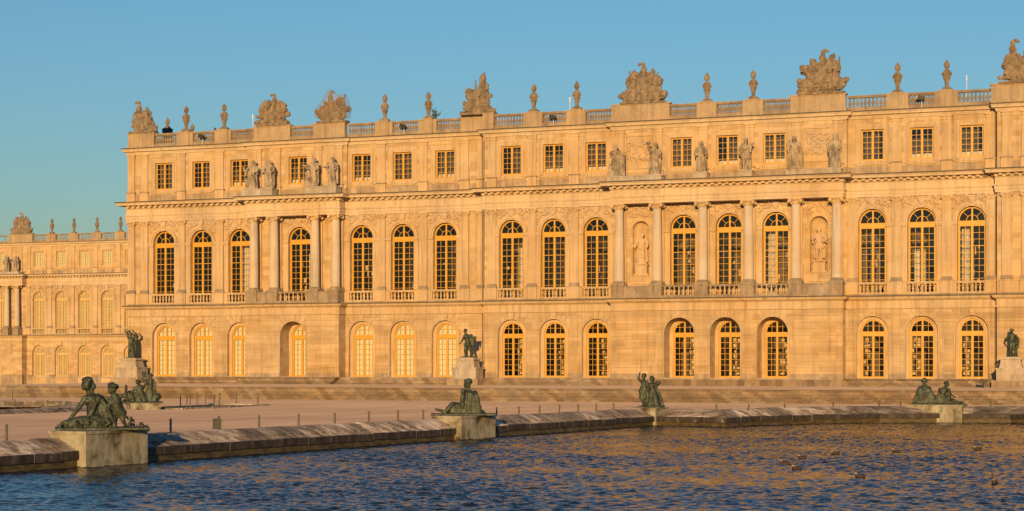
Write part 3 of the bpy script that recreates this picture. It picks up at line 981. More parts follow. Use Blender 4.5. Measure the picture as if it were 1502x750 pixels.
def parapet(root, x0, x1, y, zb, piers, nb):
    """piers: sorted (x0, x1, height) blocks; balustrades fill the gaps"""
    z = zb
    xs = x0
    for a, b, h in piers + [(x1, x1, 0)]:
        if a - xs > .6:
            balustrade(root, xs, a, y, z + 23.60, z + 25.08, BAL_ROOF, nb, 'weathered', .40)
        if b > a:
            pm = MB()
            if b - a < 2.0:      # urn pier: a die between two lower half piers
                m = (a + b) / 2
                pm.box(a, b, y - .30, y + .30, z + 23.60, z + 25.0); pm.box(a - .02, b + .02, y - .33, y + .33, z + 25.0, z + 25.10)
                pm.box(m - .55, m + .55, y - .40, y + .36, z + 23.60, z + h - .12); pm.box(m - .60, m + .60, y - .45, y + .40, z + h - .12, z + h); pm.box(m - .60, m + .60, y - .45, y + .30, z + 23.60, z + 23.95)
                pm.build('parapet_pier', 'pier', root); xs = b; continue
            pm.box(a, b, y - .36, y + .36, z + 23.60, z + 24.02)
            pm.box(a + .06, b - .06, y - .32, y + .32, z + 24.02, z + h - .14)
            pm.box(a - .03, b + .03, y - .38, y + .38, z + h - .14, z + h)
            pm.build('parapet_pier', 'pier', root)
        xs = b

# ------------------------------------------------------------------ main palace
ZB = 1.73
palace = empty('palace', (2.0, 0.0, PLAT))
tag(palace, 'long golden stone palace with arched windows, two porticoes and sculpted balustrade', 'palace')
BL = [-38.45, -34.03, -29.60, -22.77, -15.90, -11.46, -6.95]
BM = [.32, 4.57, 8.80, 17.22, 21.52, 25.85, 34.50, 38.80, 43.08]
NI = [13.16, 29.74]
XL0, XL1 = -42.76, -2.45
PL0, PL1 = -28.10, -17.67
PR0, PR1 = 10.72, 32.14
XM1 = 45.28
XR1 = 62.0
YL, YM, YR = 0.0, -1.0, -1.8
YPL, YPR = -1.5, -2.5
# ground floor
ground_floor(palace, XL0, PL0, YL, ZB, BL[:3], True, False, blind=WGb)
ground_floor(palace, PL0, PL1, YPL, ZB, [BL[3]], True, True, deep=1.5, blind=WGb)
ground_floor(palace, PL1, XL1, YL, ZB, BL[4:], False, False, blind=WGb)
ground_floor(palace, XL1, PR0, YM, ZB, BM[:3], False, False)
ground_floor(palace, PR0, PR1, YPR, ZB, BM[3:6], True, True, deep=1.5)
ground_floor(palace, PR1, XM1, YM, ZB, BM[6:], False, False)
ground_floor(palace, XM1, XR1, YR, ZB, [51.5, 56.0], False, True)
string_course(palace, XL0, PL0, YL, ZB, 3, 0); string_course(palace, PL0, PL1, YPL, ZB, 1.5, 1.5); string_course(palace, PL1, XL1, YL, ZB, 0, 0)
string_course(palace, XL1, PR0, YM, ZB, 1, 0); string_course(palace, PR0, PR1, YPR, ZB, 1.5, 1.5); string_course(palace, PR1, XM1, YM, ZB, 0, 0)
string_course(palace, XM1, XR1, YR, ZB, .8, 3)
# first floor
BRIGHT_PANES = [drape(-1.0, -.25, 6.3, 1.1, 'curtain', 'curtain'), drape(.2, 1.0, 5.0, 1.4, 'curtain', 'curtain'), drape(-.9, .05, 4.0, 1.6, 'curtain', 'curtain', 9)]  # pale drapes added for the bright reflections in some first-floor panes
first_floor(palace, XL0, XL1, YL, ZB, BL, [-42.28, -40.70, -36.28, -31.80, -13.70, -9.22, -4.85, -3.10], blinds={2: drape(-.55, .75, 6.3, .9, 'curtain', 'curtain'), 3: BRIGHT_PANES[1]})
first_floor(palace, XL1, XM1, YM, ZB, BM, [-1.62, 2.45, 6.68, 32.75, 36.62, 40.96, 44.72], niches=NI, blinds={0: BRIGHT_PANES[1], 5: BRIGHT_PANES[0], 7: BRIGHT_PANES[2], 8: BRIGHT_PANES[0]})
first_floor(palace, XM1, XR1, YR, ZB, [51.5, 56.0], [46.1, 47.75, 49.3, 53.7, 58.3])
# pilasters answering the columns behind the porticoes
COLL = [-27.41, -25.11, -20.55, -18.28]
COLR = [11.35, 15.00, 19.30, 23.55, 27.87, 31.52]
for x in COLL: make_order(palace, x, YL, ZB)
for x in COLR: make_order(palace, x, YM, ZB)
def portico(x0, x1, yw, yf, cols_, open_spans, attic_y):
    """yw wall plane, yf front of the ground floor below"""
    yc = yf + .52
    fl = MB(); fl.box(x0, x1, yf + .02, yw - .001, ZB + 7.0, ZB + 7.40); fl.build('portico_floor', 'trim', palace)
    for x in cols_:
        make_order(palace, x, yc, ZB, 'column')
        pm = MB(); pm.box(x - .60, x + .60, yf - .12, yf + 1.12, ZB + 7.30, ZB + 8.40); pm.box(x - .66, x + .66, yf - .18, yf + 1.18, ZB + 8.40, ZB + 8.515)
        pm.build('column_pedestal', 'weathered', palace)
    pl = MB(); pl.box(x0, x1, yf - .20, yf + .3, ZB + 7.28, ZB + 7.44); pl.build('plinth_course', 'weathered', palace)
    for i, (a, b) in enumerate(zip(cols_, cols_[1:])):
        if i in open_spans:
            balustrade(palace, a + .605, b - .605, yf + .25, ZB + 7.445, ZB + 8.50, BAL_FL, 7, 'weathered', .26)
        else:
            pm = MB(); pm.box(a + .605, b - .605, yf + .02, yf + .55, ZB + 7.445, ZB + 8.36); pm.box(a + .67, b - .67, yf - .04, yf + .61, ZB + 8.36, ZB + 8.46); pm.build('parapet_panel', 'weathered', palace)
    # entablature carried by the columns: closed soffit back to the wall
    sf = MB(); sf.box(x0 + .10, x1 - .10, yf + .12, yw - .2, ZB + 16.03, ZB + 17.9); sf.build('portico_beam', 'frieze', palace)
    entablature(palace, x0 + .10, x1 - .10, yf + .16, ZB, 1.4, 1.4)
    rf = MB(); rf.box(x0 - .1, x1 + .1, yf - .2, yw - .0, ZB + 17.95, ZB + 18.06); rf.build('portico_roof', 'lead', palace)
portico(PL0, PL1, YL, YPL, COLL, (1,), 0)
portico(PR0, PR1, YM, YPR, COLR, (1, 2, 3), 0)
entablature(palace, XL0, PL0, YL, ZB, 3, 0); entablature(palace, PL1, XL1, YL, ZB, 0, 0)
entablature(palace, XL1, PR0, YM, ZB, 1, 0); entablature(palace, PR1, XM1, YM, ZB, 0, 0); entablature(palace, XM1, XR1, YR, ZB, .8, 3)
# attic: stands forward a little above the porticoes
AL, AR = YL - .30, YM - .60
attic(palace, XL0, PL0 - .3, YL, ZB, BL[:3], [-42.30, -40.72, -36.28, -31.80], endL=True, endR=False)
attic(palace, PL0 - .3, PL1 + .3, AL, ZB, [BL[3]], [-27.3, -25.1, -20.5, -18.2], endL=True, endR=True)
attic(palace, PL1 + .3, XL1, YL, ZB, BL[4:], [-13.70, -9.22, -4.85, -3.10], endL=False, endR=False)
attic(palace, XL1, PR0 - .2, YM, ZB, BM[:3], [-1.62, 2.45, 6.68], endL=True, endR=False)
attic(palace, PR0 - .2, PR1 + .2, AR, ZB, BM[3:6], [11.35, 15.0, 19.3, 23.6, 27.87, 31.6], panels=[(13.17, 1.3, 5), (29.73, 1.3, 8)], endL=True, endR=True)
attic(palace, PR1 + .2, XM1, YM, ZB, BM[6:], [36.62, 40.96, 44.72], endL=False, endR=False)
attic(palace, XM1, XR1, YR, ZB, [51.5, 56.0], [46.1, 47.75, 53.7, 58.3], endL=True, endR=True)
# roof parapet
def urn_pier(x): return (x - .95, x + .95, 25.15)
URNS_L = [-35.85, -31.40, -13.40, -8.72]
URNS_M = [2.58, 6.88, 19.60, 23.90, 36.70, 40.95]
parapet(palace, XL0 + .1, PL0 - .3, YL + .05, ZB, [(XL0 + .1, XL0 + 3.3, 25.25), urn_pier(-35.85), urn_pier(-31.4)], 10)
parapet(palace, PL0 - .3, PL1 + .3, AL + .05, ZB, [(-27.7, -23.5, 25.25), (-21.0, -16.75 - .7, 25.25)], 10)
parapet(palace, PL1 + .3, XL1, YL + .05, ZB, [urn_pier(-13.4), urn_pier(-8.72), (-5.25, XL1, 25.25)], 10)
parapet(palace, XL1, PR0 - .2, YM + .05, ZB, [(XL1, -1.4, 25.25), urn_pier(2.58), urn_pier(6.88)], 10)
parapet(palace, PR0 - .2, PR1 + .2, AR + .05, ZB, [(PR0 - .2, 16.2, 25.30), urn_pier(19.6), urn_pier(23.9), (27.3, PR1 + .2, 25.30)], 10)
parapet(palace, PR1 + .2, XM1, YM + .05, ZB, [urn_pier(36.7), urn_pier(40.95)], 10)
parapet(palace, XM1, XR1, YR + .05, ZB, [(XM1 - .55, 49.3, 25.35)], 10)
# body of the building behind the facade: side and rear walls, floors, roof
bd = MB()
bd.box(XL0 + .05, XR1, 8.0, 22.0, PLAT - .05, ZB + 23.6)
bd.box(XL0 + .02, XL0 + .30, .9, 8.0, PLAT - .05, ZB + 23.6)
bd.build('rear_walls', 'stone', palace)
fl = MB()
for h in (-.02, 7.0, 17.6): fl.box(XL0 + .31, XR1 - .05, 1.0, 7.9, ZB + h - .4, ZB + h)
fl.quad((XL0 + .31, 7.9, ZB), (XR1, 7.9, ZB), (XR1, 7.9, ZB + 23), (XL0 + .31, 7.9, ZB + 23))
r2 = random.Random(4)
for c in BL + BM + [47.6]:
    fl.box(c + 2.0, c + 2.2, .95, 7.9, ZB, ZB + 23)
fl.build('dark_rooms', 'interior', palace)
rf = MB(); rf.box(XL0 + .3, XR1, .8, 21.5, ZB + 23.3, ZB + 23.62); rf.build('flat_roof', 'roof', palace)
sp = MB(); sp.box(XL0 + .1, XL0 + .75, .45, 21.5, ZB + 23.6, ZB + 24.02); sp.box(XL0 + .15, XL0 + .7, .45, 21.5, ZB + 24.02, ZB + 25.10); sp.build('side_parapet', 'weathered', palace)
# pale blocks for shelves and golden pane reflections, ground floor of the right half
for i, c in enumerate(BM):
    r3 = random.Random(40 + i); sm = MB()
    for k in range(7):
        h = .3 + k * .5
        for q in range(r3.randint(1, 3)):
            xx = c + (-1.05 if i > 5 else .10) + r3.uniform(0, .60); sm.box(xx, xx + r3.uniform(.10, .34), .15 + .25 * q, .30 + .25 * q, ZB + h, ZB + h + r3.uniform(.15, .42))
    sm.build('room_furnishing', 'shelf', palace)
for i, c in enumerate(BL + BM):  # small pale boxes added for the specks of light in first-floor panes
    r3 = random.Random(90 + i); sm = MB()
    for q in range(r3.randint(5, 11)):
        xx, zz, d = c + r3.uniform(-1.3, 1.0), ZB + 7.6 + r3.random() ** 1.6 * 4.2, r3.uniform(2.0, 4.5)
        sm.box(xx, xx + r3.uniform(.08, .30), (YL if i < 7 else YM) + d, (YL if i < 7 else YM) + d + .1, zz, zz + r3.uniform(.12, .7))
    sm.build('room_furnishing', 'shelf', palace)
# downpipes
for x, y in ((XL1 - .02, YM + .0), (XM1 - .05, YM - .08)):
    dp = MB(); dp.tube((x - .12, y - .12, ZB - .6), (x - .12, y - .12, ZB + 6.1), .06, 8); dp.tube((x - .12, y - .12, ZB + 7.3), (x - .12, y - .12, ZB + 16.0), .06, 8); dp.tube((x - .12, y - .16, ZB + 18.1), (x - .12, y - .16, ZB + 22.9), .06, 8)
    dp.build('downpipe', 'pipe', palace)
# steps along the palace foot
def foot_steps(x0, x1, y, n, dep=.38, y_in=.2):
    for k in range(n):
        mb = MB(); mb.box(x0, x1, y - .5 - dep * (k + 1), y - .5 - dep * k if k else y - .08, PLAT - .02, ZB - .02 - (.70 / (n + 0.0)) * (k + .15)); mb.build('foot_step', 'step', palace)
foot_steps(XL0 - .6, PL0 - .1, YL, 4); foot_steps(PL1 + .1, XL1 - .02, YL - .6, 4); foot_steps(XL1, PR0 - .1, YM, 4); foot_steps(PR1 + .1, 62, YM - .8, 4)
foot_steps(PL0 - .08, PL1 + .08, YPL - .1, 4)
foot_steps(PR0 - .08, PR1 + .08, YPR + .3, 1)

# ------------------------------------------------------------------ far wing of the palace
WY, WZ = 107.0, .76
wing = empty('palace_wing', (-115.0, WY, -1.2))
tag(wing, 'distant pale wing of the palace behind the left corner', 'palace wing')
WB = [-129.85, -125.15, -120.4, -115.72]
WX0, WPE, WX1 = -150.0, -132.4, -105.0
ground_floor(wing, WPE, WX1, WY, WZ, WB + [-111.0], False, True, courses=False, blind=WGy, base=-2.0)
ground_floor(wing, WX0, WPE, WY - 1.5, WZ, [-138.2], True, True, courses=False, blind=WGy, base=-2.0)
string_course(wing, WPE, WX1, WY, WZ, 0, 3); string_course(wing, WX0, WPE, WY - 1.5, WZ, 3, 1.5)
first_floor(wing, WX0, WX1, WY, WZ, [-138.2] + WB + [-111.0], [-132.0, -127.5, -122.8, -118.05, -113.4], blinds={k: WFy for k in range(6)})
for x in (-135.9, -133.75):
    make_order(wing, x, WY - 1.0, WZ, 'column')
    pm = MB(); pm.box(x - .6, x + .6, WY - 1.6, WY - .4, WZ + 7.3, WZ + 8.51); pm.build('column_pedestal', 'weathered', wing)
sf = MB(); sf.box(WX0, WPE - .1, WY - 1.4, WY - .2, WZ + 16.03, WZ + 17.9); sf.build('portico_beam', 'trim', wing)
entablature(wing, WX0, WPE - .1, WY - 1.34, WZ, 3, 1.4); entablature(wing, WPE, WX1, WY, WZ, 0, 3)
attic(wing, WX0, WX1, WY, WZ, [-138.2] + WB + [-111.0], [-135.9, -133.7, -132.0, -127.5, -122.8, -118.05, -113.4], blind=WAb)
WURN = [-127.17, -122.6, -117.85, -113.1]
parapet(wing, WX0, WX1, WY + .05, WZ, [(-136.2, -131.0, 25.25)] + [(x - .95, x + .95, 25.15) for x in WURN], 8)
wb = MB(); wb.box(WX0, WX1, WY + 1.2, WY + 12, -1.29, WZ + 23.5); wb.build('rear_walls', 'stone', wing)

# ================================================================== sculpture
class Clay:
    """closed lumps that are fused into one continuous carved surface"""
    def __init__(self): self.mb = MB()
    def cap(self, p0, p1, r0, r1=None, seg=9):
        r1 = r0 if r1 is None else r1
        p0, p1 = Vector(p0), Vector(p1)
        d = p1 - p0
        L = d.length
        d = d / L if L > 1e-6 else Vector((0, 0, 1))
        a = d.orthogonal().normalized(); b = d.cross(a)
        rows = [(p0 - d * r0, 0.02 * r0), (p0 - d * (r0 * .72), r0 * .70), (p0, r0), (p1, r1), (p1 + d * (r1 * .72), r1 * .70), (p1 + d * r1, .02 * r1)]
        vs, n = [], len(rows)
        for c, r in rows:
            for k in range(seg):
                t = 2 * math.pi * k / seg
                vs.append(tuple(c + a * (r * math.cos(t)) + b * (r * math.sin(t))))
        fs = [(i * seg + k, i * seg + (k + 1) % seg, (i + 1) * seg + (k + 1) % seg, (i + 1) * seg + k) for i in range(n - 1) for k in range(seg)]
        fs += [tuple(range(seg - 1, -1, -1)), tuple((n - 1) * seg + k for k in range(seg))]
        self.mb.add(vs, fs)
    def chain(self, pts, r0, r1=None):
        r1 = r0 if r1 is None else r1
        n = len(pts) - 1
        for i in range(n):
            self.cap(pts[i], pts[i + 1], r0 + (r1 - r0) * i / n, r0 + (r1 - r0) * (i + 1) / n)
    def ell(self, c, r, tilt=0.0, yaw=0.0):
        t = MB(); t.ball((0, 0, 0), r, 12, 9)
        m = Matrix.Rotation(yaw, 3, 'Z') @ Matrix.Rotation(tilt, 3, 'Y')
        self.mb.add([tuple(m @ Vector(v) + Vector(c)) for v in t.v], t.f)
    def box(self, c, s, tilt=0.0, yaw=0.0):
        t = MB(); t.box(-s[0], s[0], -s[1], s[1], -s[2], s[2])
        m = Matrix.Rotation(yaw, 3, 'Z') @ Matrix.Rotation(tilt, 3, 'Y')
        self.mb.add([tuple(m @ Vector(v) + Vector(c)) for v in t.v], t.f)
    def flag(self, foot, tip, w, rr, side=1):
        """a pole with cloth hanging in folds from its upper half"""
        foot, tip = Vector(foot), Vector(tip)
        self.cap(foot, tip, .05, .04)
        self.ell(tip + (tip - foot).normalized() * .12, (.07, .07, .14))
        for i in range(5):
            a = foot.lerp(tip, .97 - .07 * i)
            b = foot.lerp(tip, .25) + Vector((side * w * (i + .6) / 5, -.10 + .05 * (i % 2), -.05 * i))
            self.cap(a, b, .07 + .03 * rr.random(), .12)
    def hand(self, p, d, s=1.0):
        p = Vector(p); d = Vector(d).normalized()
        a = d.orthogonal().normalized()
        self.ell(p, (.055 * s, .05 * s, .055 * s))
        for k in range(4):
            q = p + a * ((k - 1.5) * .028 * s)
            self.cap(q, q + d * ((.12 - .012 * abs(k - 1.3)) * s), .016 * s, .012 * s, 6)
        self.cap(p + a * (.05 * s), p + a * (.085 * s) + d * (.05 * s), .018 * s, .014 * s, 6)
    def head(self, c, s=1.0, face=(0, -1, 0), hair='short'):
        c = Vector(c); f = Vector(face).normalized()
        side = Vector((0, 0, 1)).cross(f).normalized()
        self.ell(c, (.105 * s, .115 * s, .14 * s), 0, math.atan2(f.y, f.x) + math.pi / 2)
        self.cap(c + f * (.07 * s) - Vector((0, 0, .075 * s)), c + f * (.085 * s) - Vector((0, 0, .095 * s)), .055 * s, .04 * s)
        self.cap(c + f * (.105 * s) + Vector((0, 0, .02 * s)), c + f * (.122 * s) - Vector((0, 0, .028 * s)), .014 * s, .020 * s, 6)
        for k in (-1, 1):
            self.cap(c + f * (.095 * s) + side * (k * .045 * s) + Vector((0, 0, .035 * s)), c + f * (.088 * s) + side * (k * .075 * s) + Vector((0, 0, .03 * s)), .02 * s, .016 * s, 6)
            self.ell(c + side * (k * .112 * s), (.02 * s, .03 * s, .04 * s))
        h = .13 * s
        rr = random.Random(int(c.x * 91 + c.z * 57))
        n = {'short': 14, 'curly': 26, 'long': 18, 'none': 0, 'veil': 0}[hair]
        for i in range(n):
            t = rr.uniform(0, 6.28); e = rr.uniform(.05, 1.45)
            d = (f * -math.cos(t) * math.cos(e) + side * math.sin(t) * math.cos(e) + Vector((0, 0, math.sin(e))))
            if d.dot(f) > .45 and e < .7: continue
            self.ell(c + d * (h * (1.0 if hair != 'curly' else 1.06)), (.045 * s, .045 * s, .04 * s))
        if hair == 'long':
            self.ell(c - f * (.13 * s) - Vector((0, 0, .05 * s)), (.08 * s, .08 * s, .09 * s))
            self.cap(c - f * (.11 * s), c - f * (.10 * s) - Vector((0, 0, .26 * s)), .07 * s, .05 * s)
        if hair == 'veil':
            self.ell(c - f * .03 * s + Vector((0, 0, .03 * s)), (.135 * s, .135 * s, .15 * s)); self.cap(c - f * (.08 * s), c - f * (.10 * s) - Vector((0, 0, .4 * s)), .13 * s, .2 * s)
    def folds(self, top, rt, bottom, rb, n, r, seed, sx=1.0, sy=.75, span=(0, 6.283)):
        rr = random.Random(seed)
        top, bottom = Vector(top), Vector(bottom)
        self.cap(top, bottom + Vector((0, 0, rb * .3)), rt * .85, rb * .8, 12)
        for i in range(n):
            t = span[0] + (span[1] - span[0]) * (i + rr.uniform(-.25, .25)) / n
            u = t + rr.uniform(-.22, .22)
            a = top + Vector((math.cos(t) * rt * sx, math.sin(t) * rt * sy, rr.uniform(-.08, .08)))
            b = bottom + Vector((math.cos(u) * rb * sx, math.sin(u) * rb * sy, rr.uniform(0, .06)))
            m = a.lerp(b, .5) + Vector((math.cos(t), math.sin(t), 0)) * rr.uniform(-.03, .05)
            self.cap(a, m, r * .7, r, 7); self.cap(m, b, r, r * 1.15, 7)
    def limb(self, a, b, c, r0, r1, r2):
        self.cap(a, b, r0, r1); self.cap(b, c, r1 * .96, r2)
    def mesh(self, name, mat, voxel=.04, smooth=2):
        me = bpy.data.meshes.new(name + '_lumps')
        me.from_pydata(self.mb.v, [], self.mb.f); me.update()
        o = bpy.data.objects.new('lumps', me); col.objects.link(o)
        m = o.modifiers.new('r', 'REMESH'); m.mode = 'VOXEL'; m.voxel_size = voxel; m.use_smooth_shade = True
        if smooth:
            q = o.modifiers.new('s', 'SMOOTH'); q.iterations = smooth; q.factor = .45
        dg = bpy.context.evaluated_depsgraph_get()
        out = bpy.data.meshes.new_from_object(o.evaluated_get(dg))
        out.name = name
        out.materials.clear(); out.materials.append(M[mat])
        n = len(out.vertices)
        co = np.empty(n * 3, np.float32); no = np.empty(n * 3, np.float32)
        out.vertices.foreach_get('co', co); out.vertex_normals.foreach_get('vector', no)
        co = co.reshape(-1, 3); no = no.reshape(-1, 3)
        rs = np.random.RandomState(n % 97); d = np.zeros(n)
        for f_, a_ in ((9, .45), (9, .45), (16, .35), (16, .35), (27, .25), (27, .25), (40, .18), (40, .18)):    # chisel and casting unevenness
            w1, w2 = rs.normal(0, 1, 3) * f_, rs.normal(0, 1, 3) * f_
            d += a_ * np.sin(co @ w1 + 2 * np.sin(co @ w2 * .6)) 
        co += no * (d * voxel * .30)[:, None]
        out.vertices.foreach_set('co', co.ravel()); out.update()
        out.shade_smooth()
        bpy.data.objects.remove(o, do_unlink=True); bpy.data.meshes.remove(me)
        return out

def robed(seed, h=3.0, la=None, ra=None, lean=0.0, hair='short', cloak=0, knee=1, extra=None, face=(-.3, -1, 0), mat='sculpt_grey', name='roof_statue', short_tunic=False, voxel=.042):
    """standing draped figure about h metres tall (with a small plinth); la / ra: elbow and hand of the arm on the picture's left / right, in fractions of h"""
    C = Clay(); s = h / 1.85; k = h
    rr = random.Random(seed)
    pel = Vector((.00 + .02 * lean * k, 0, .52 * k)); che = Vector((lean * .06 * k, 0, .70 * k)); nk = Vector((lean * .07 * k, 0, .82 * k))
    hd = Vector((lean * .08 * k, -.01 * k, .905 * k))
    C.box((0, 0, .012 * k), (.19 * k, .15 * k, .02 * k))
    if short_tunic:
        C.folds(pel + Vector((0, 0, .06 * k)), .085 * k, (0, 0, .36 * k), .125 * k, 14, .022 * k, seed)
        C.limb(pel + Vector((-.045 * k, 0, 0)), (-.07 * k, -.03 * k, .27 * k), (-.075 * k, 0, .05 * k), .058 * k, .042 * k, .028 * k)
        C.limb(pel + Vector((.045 * k, 0, 0)), (.055 * k, -.01 * k, .27 * k), (.065 * k, .02 * k, .05 * k), .058 * k, .042 * k, .028 * k)
        for x in (-.08, .065): C.cap((x * k, .01 * k, .045 * k), (x * k, -.07 * k, .035 * k), .03 * k, .024 * k)
        C.cap((.0, .09 * k, .02 * k), (.0, .08 * k, .34 * k), .06 * k, .05 * k)
    else:
        C.folds(pel + Vector((0, 0, .05 * k)), .085 * k, (0, .01 * k, .03 * k), .125 * k, 15, .02 * k, seed)
        C.cap(pel + Vector((knee * .05 * k, -.04 * k, 0)), (knee * .055 * k, -.10 * k, .29 * k), .062 * k, .048 * k); C.cap((knee * .055 * k, -.10 * k, .29 * k), (knee * .06 * k, -.04 * k, .06 * k), .045 * k, .035 * k)
        C.cap((knee * .06 * k, -.07 * k, .04 * k), (knee * .07 * k, -.14 * k, .035 * k), .025 * k)
        C.chain([pel + Vector((-.09 * k, -.06 * k, .05 * k)), pel + Vector((0, -.11 * k, -.03 * k)), pel + Vector((.10 * k, -.06 * k, .03 * k))], .026 * k)
        C.chain([che + Vector((-.09 * k, -.07 * k, .03 * k)), pel + Vector((.06 * k, -.10 * k, .02 * k)), (.11 * k, -.08 * k, .25 * k)], .024 * k, .02 * k)
    C.cap(pel, che, .085 * k, .095 * k, 12); C.ell(che + Vector((0, 0, .02 * k)), (.115 * k, .08 * k, .09 * k))
    for i in range(5): C.cap(che + Vector(((i - 2) * .04 * k, -.075 * k, .07 * k)), pel + Vector(((i - 2) * .03 * k, -.08 * k, .03 * k)), .014 * k, .018 * k, 6)
    C.cap(nk - Vector((0, 0, .05 * k)), nk + Vector((0, 0, .03 * k)), .045 * k, .038 * k)
    C.head(hd, s * .98, face, hair)
    for sx, arm in ((-1, la or ((-.17, -.02, .62), (-.10, -.13, .58))), (1, ra or ((.17, .0, .62), (.12, -.12, .56)))):
        sh = che + Vector((sx * .115 * k, 0, .075 * k))
        e, hnd = Vector(arm[0]) * k, Vector(arm[1]) * k
        C.limb(sh, e, hnd, .05 * k, .04 * k, .028 * k)
        C.hand(hnd, hnd - e, s)
        C.chain([sh, sh.lerp(e, .6) + Vector((0, .02 * k, -.03 * k)), e + Vector((0, .02 * k, -.10 * k))], .05 * k, .03 * k)
    for i in range(cloak):
        x = (-.12 + .24 * i / max(1, cloak - 1))
        C.chain([che + Vector((x * .85 * k, .045 * k, .07 * k)), (x * (1.0 + .3 * rr.random()) * k, .06 * k, .45 * k), (x * (1.0 + .35 * rr.random()) * k, .06 * k, (.04 + .1 * rr.random()) * k)], .032 * k, .04 * k)
    if extra: extra(C, k)
    return C.mesh(name, mat, voxel, 1)

def stick(a, b, r): return lambda C, k: C.cap(Vector(a) * k, Vector(b) * k, r * k)
def lump(*items):
    def f(C, k):
        for c, r in items: C.ell(Vector(c) * k, tuple(q * k for q in r))
    return f
def child_at(x, h):
    def f(C, k):
        C.folds((x * k, -.05 * k, .25 * k * h), .05 * k, (x * k, -.04 * k, .03 * k), .07 * k, 7, .02 * k, 3)
        C.cap((x * k, -.05 * k, .2 * k * h), (x * k, -.05 * k, .36 * k * h), .05 * k, .045 * k); C.head((x * k, -.06 * k, .45 * k * h), k / 2.3)
        C.limb((x * k + .05 * k, -.05 * k, .34 * k * h), (x * k + .09 * k, -.09 * k, .28 * k * h), (x * k + .05 * k, -.13 * k, .33 * k * h), .022 * k, .02 * k, .016 * k)
    return f

def place(name, mesh, loc, rz, label, cat, group=None, scale=None):
    return tag(put(name, mesh, None, loc, rz, scale), label, cat, group)

FACING = R(12)      # roof figures look straight out of the facade
# --- statues standing on the cornice of the smaller portico (left of the photo)
zs = ZB + 18.06
def pedestal_slab(x0, x1, y0, y1, z0, z1, label):
    mb = MB(); mb.box(x0, x1, y0, y1, z0, z1 - .10); mb.box(x0 - .05, x1 + .05, y0 - .05, y1 + .05, z1 - .10, z1)
    tag(mb.build('statue_plinth', 'pedestal'), label, 'plinth')
pedestal_slab(-28.2, -24.75, -2.15, -.95, zs + .02, zs + .72, 'long low stone plinth under the left pair of statues on the smaller portico')
pedestal_slab(-21.15, -17.7, -2.15, -.95, zs + .02, zs + .72, 'long low stone plinth under the right pair of statues on the smaller portico')
SL = [(-27.3, robed(1, 2.95, la=((-.22, -.08, .60), (-.27, -.12, .72)), lean=.6, cloak=4, knee=-1, face=(-1, -.5, 0), extra=lump(((-.17, -.05, .22), (.07, .06, .16)))),
       'stone statue leaning left with bundle at its side, first on the smaller portico'),
      (-25.35, robed(2, 2.95, la=((-.20, -.06, .66), (-.36, -.10, .66)), lean=-.3, hair='veil', cloak=5, knee=-1), 'hooded stone statue reaching one arm out to the left on the smaller portico'),
      (-20.45, robed(3, 2.95, la=((-.20, -.06, .70), (-.33, -.10, .72)), lean=.3, cloak=5, knee=1, face=(-.8, -1, 0), extra=child_at(-.22, .95)), 'stone statue with a small child at its knee on the smaller portico'),
      (-18.35, robed(4, 2.95, la=((-.18, -.10, .63), (-.26, -.16, .63)), hair='long', cloak=6, knee=-1, face=(-.8, -.8, 0)), 'rightmost stone statue of the smaller portico, forearm held forward')]
for x, me, lab in SL: place('portico_statue', me, (x, -1.55, zs + .72), FACING, lab, 'statue', 'statues on the smaller portico')
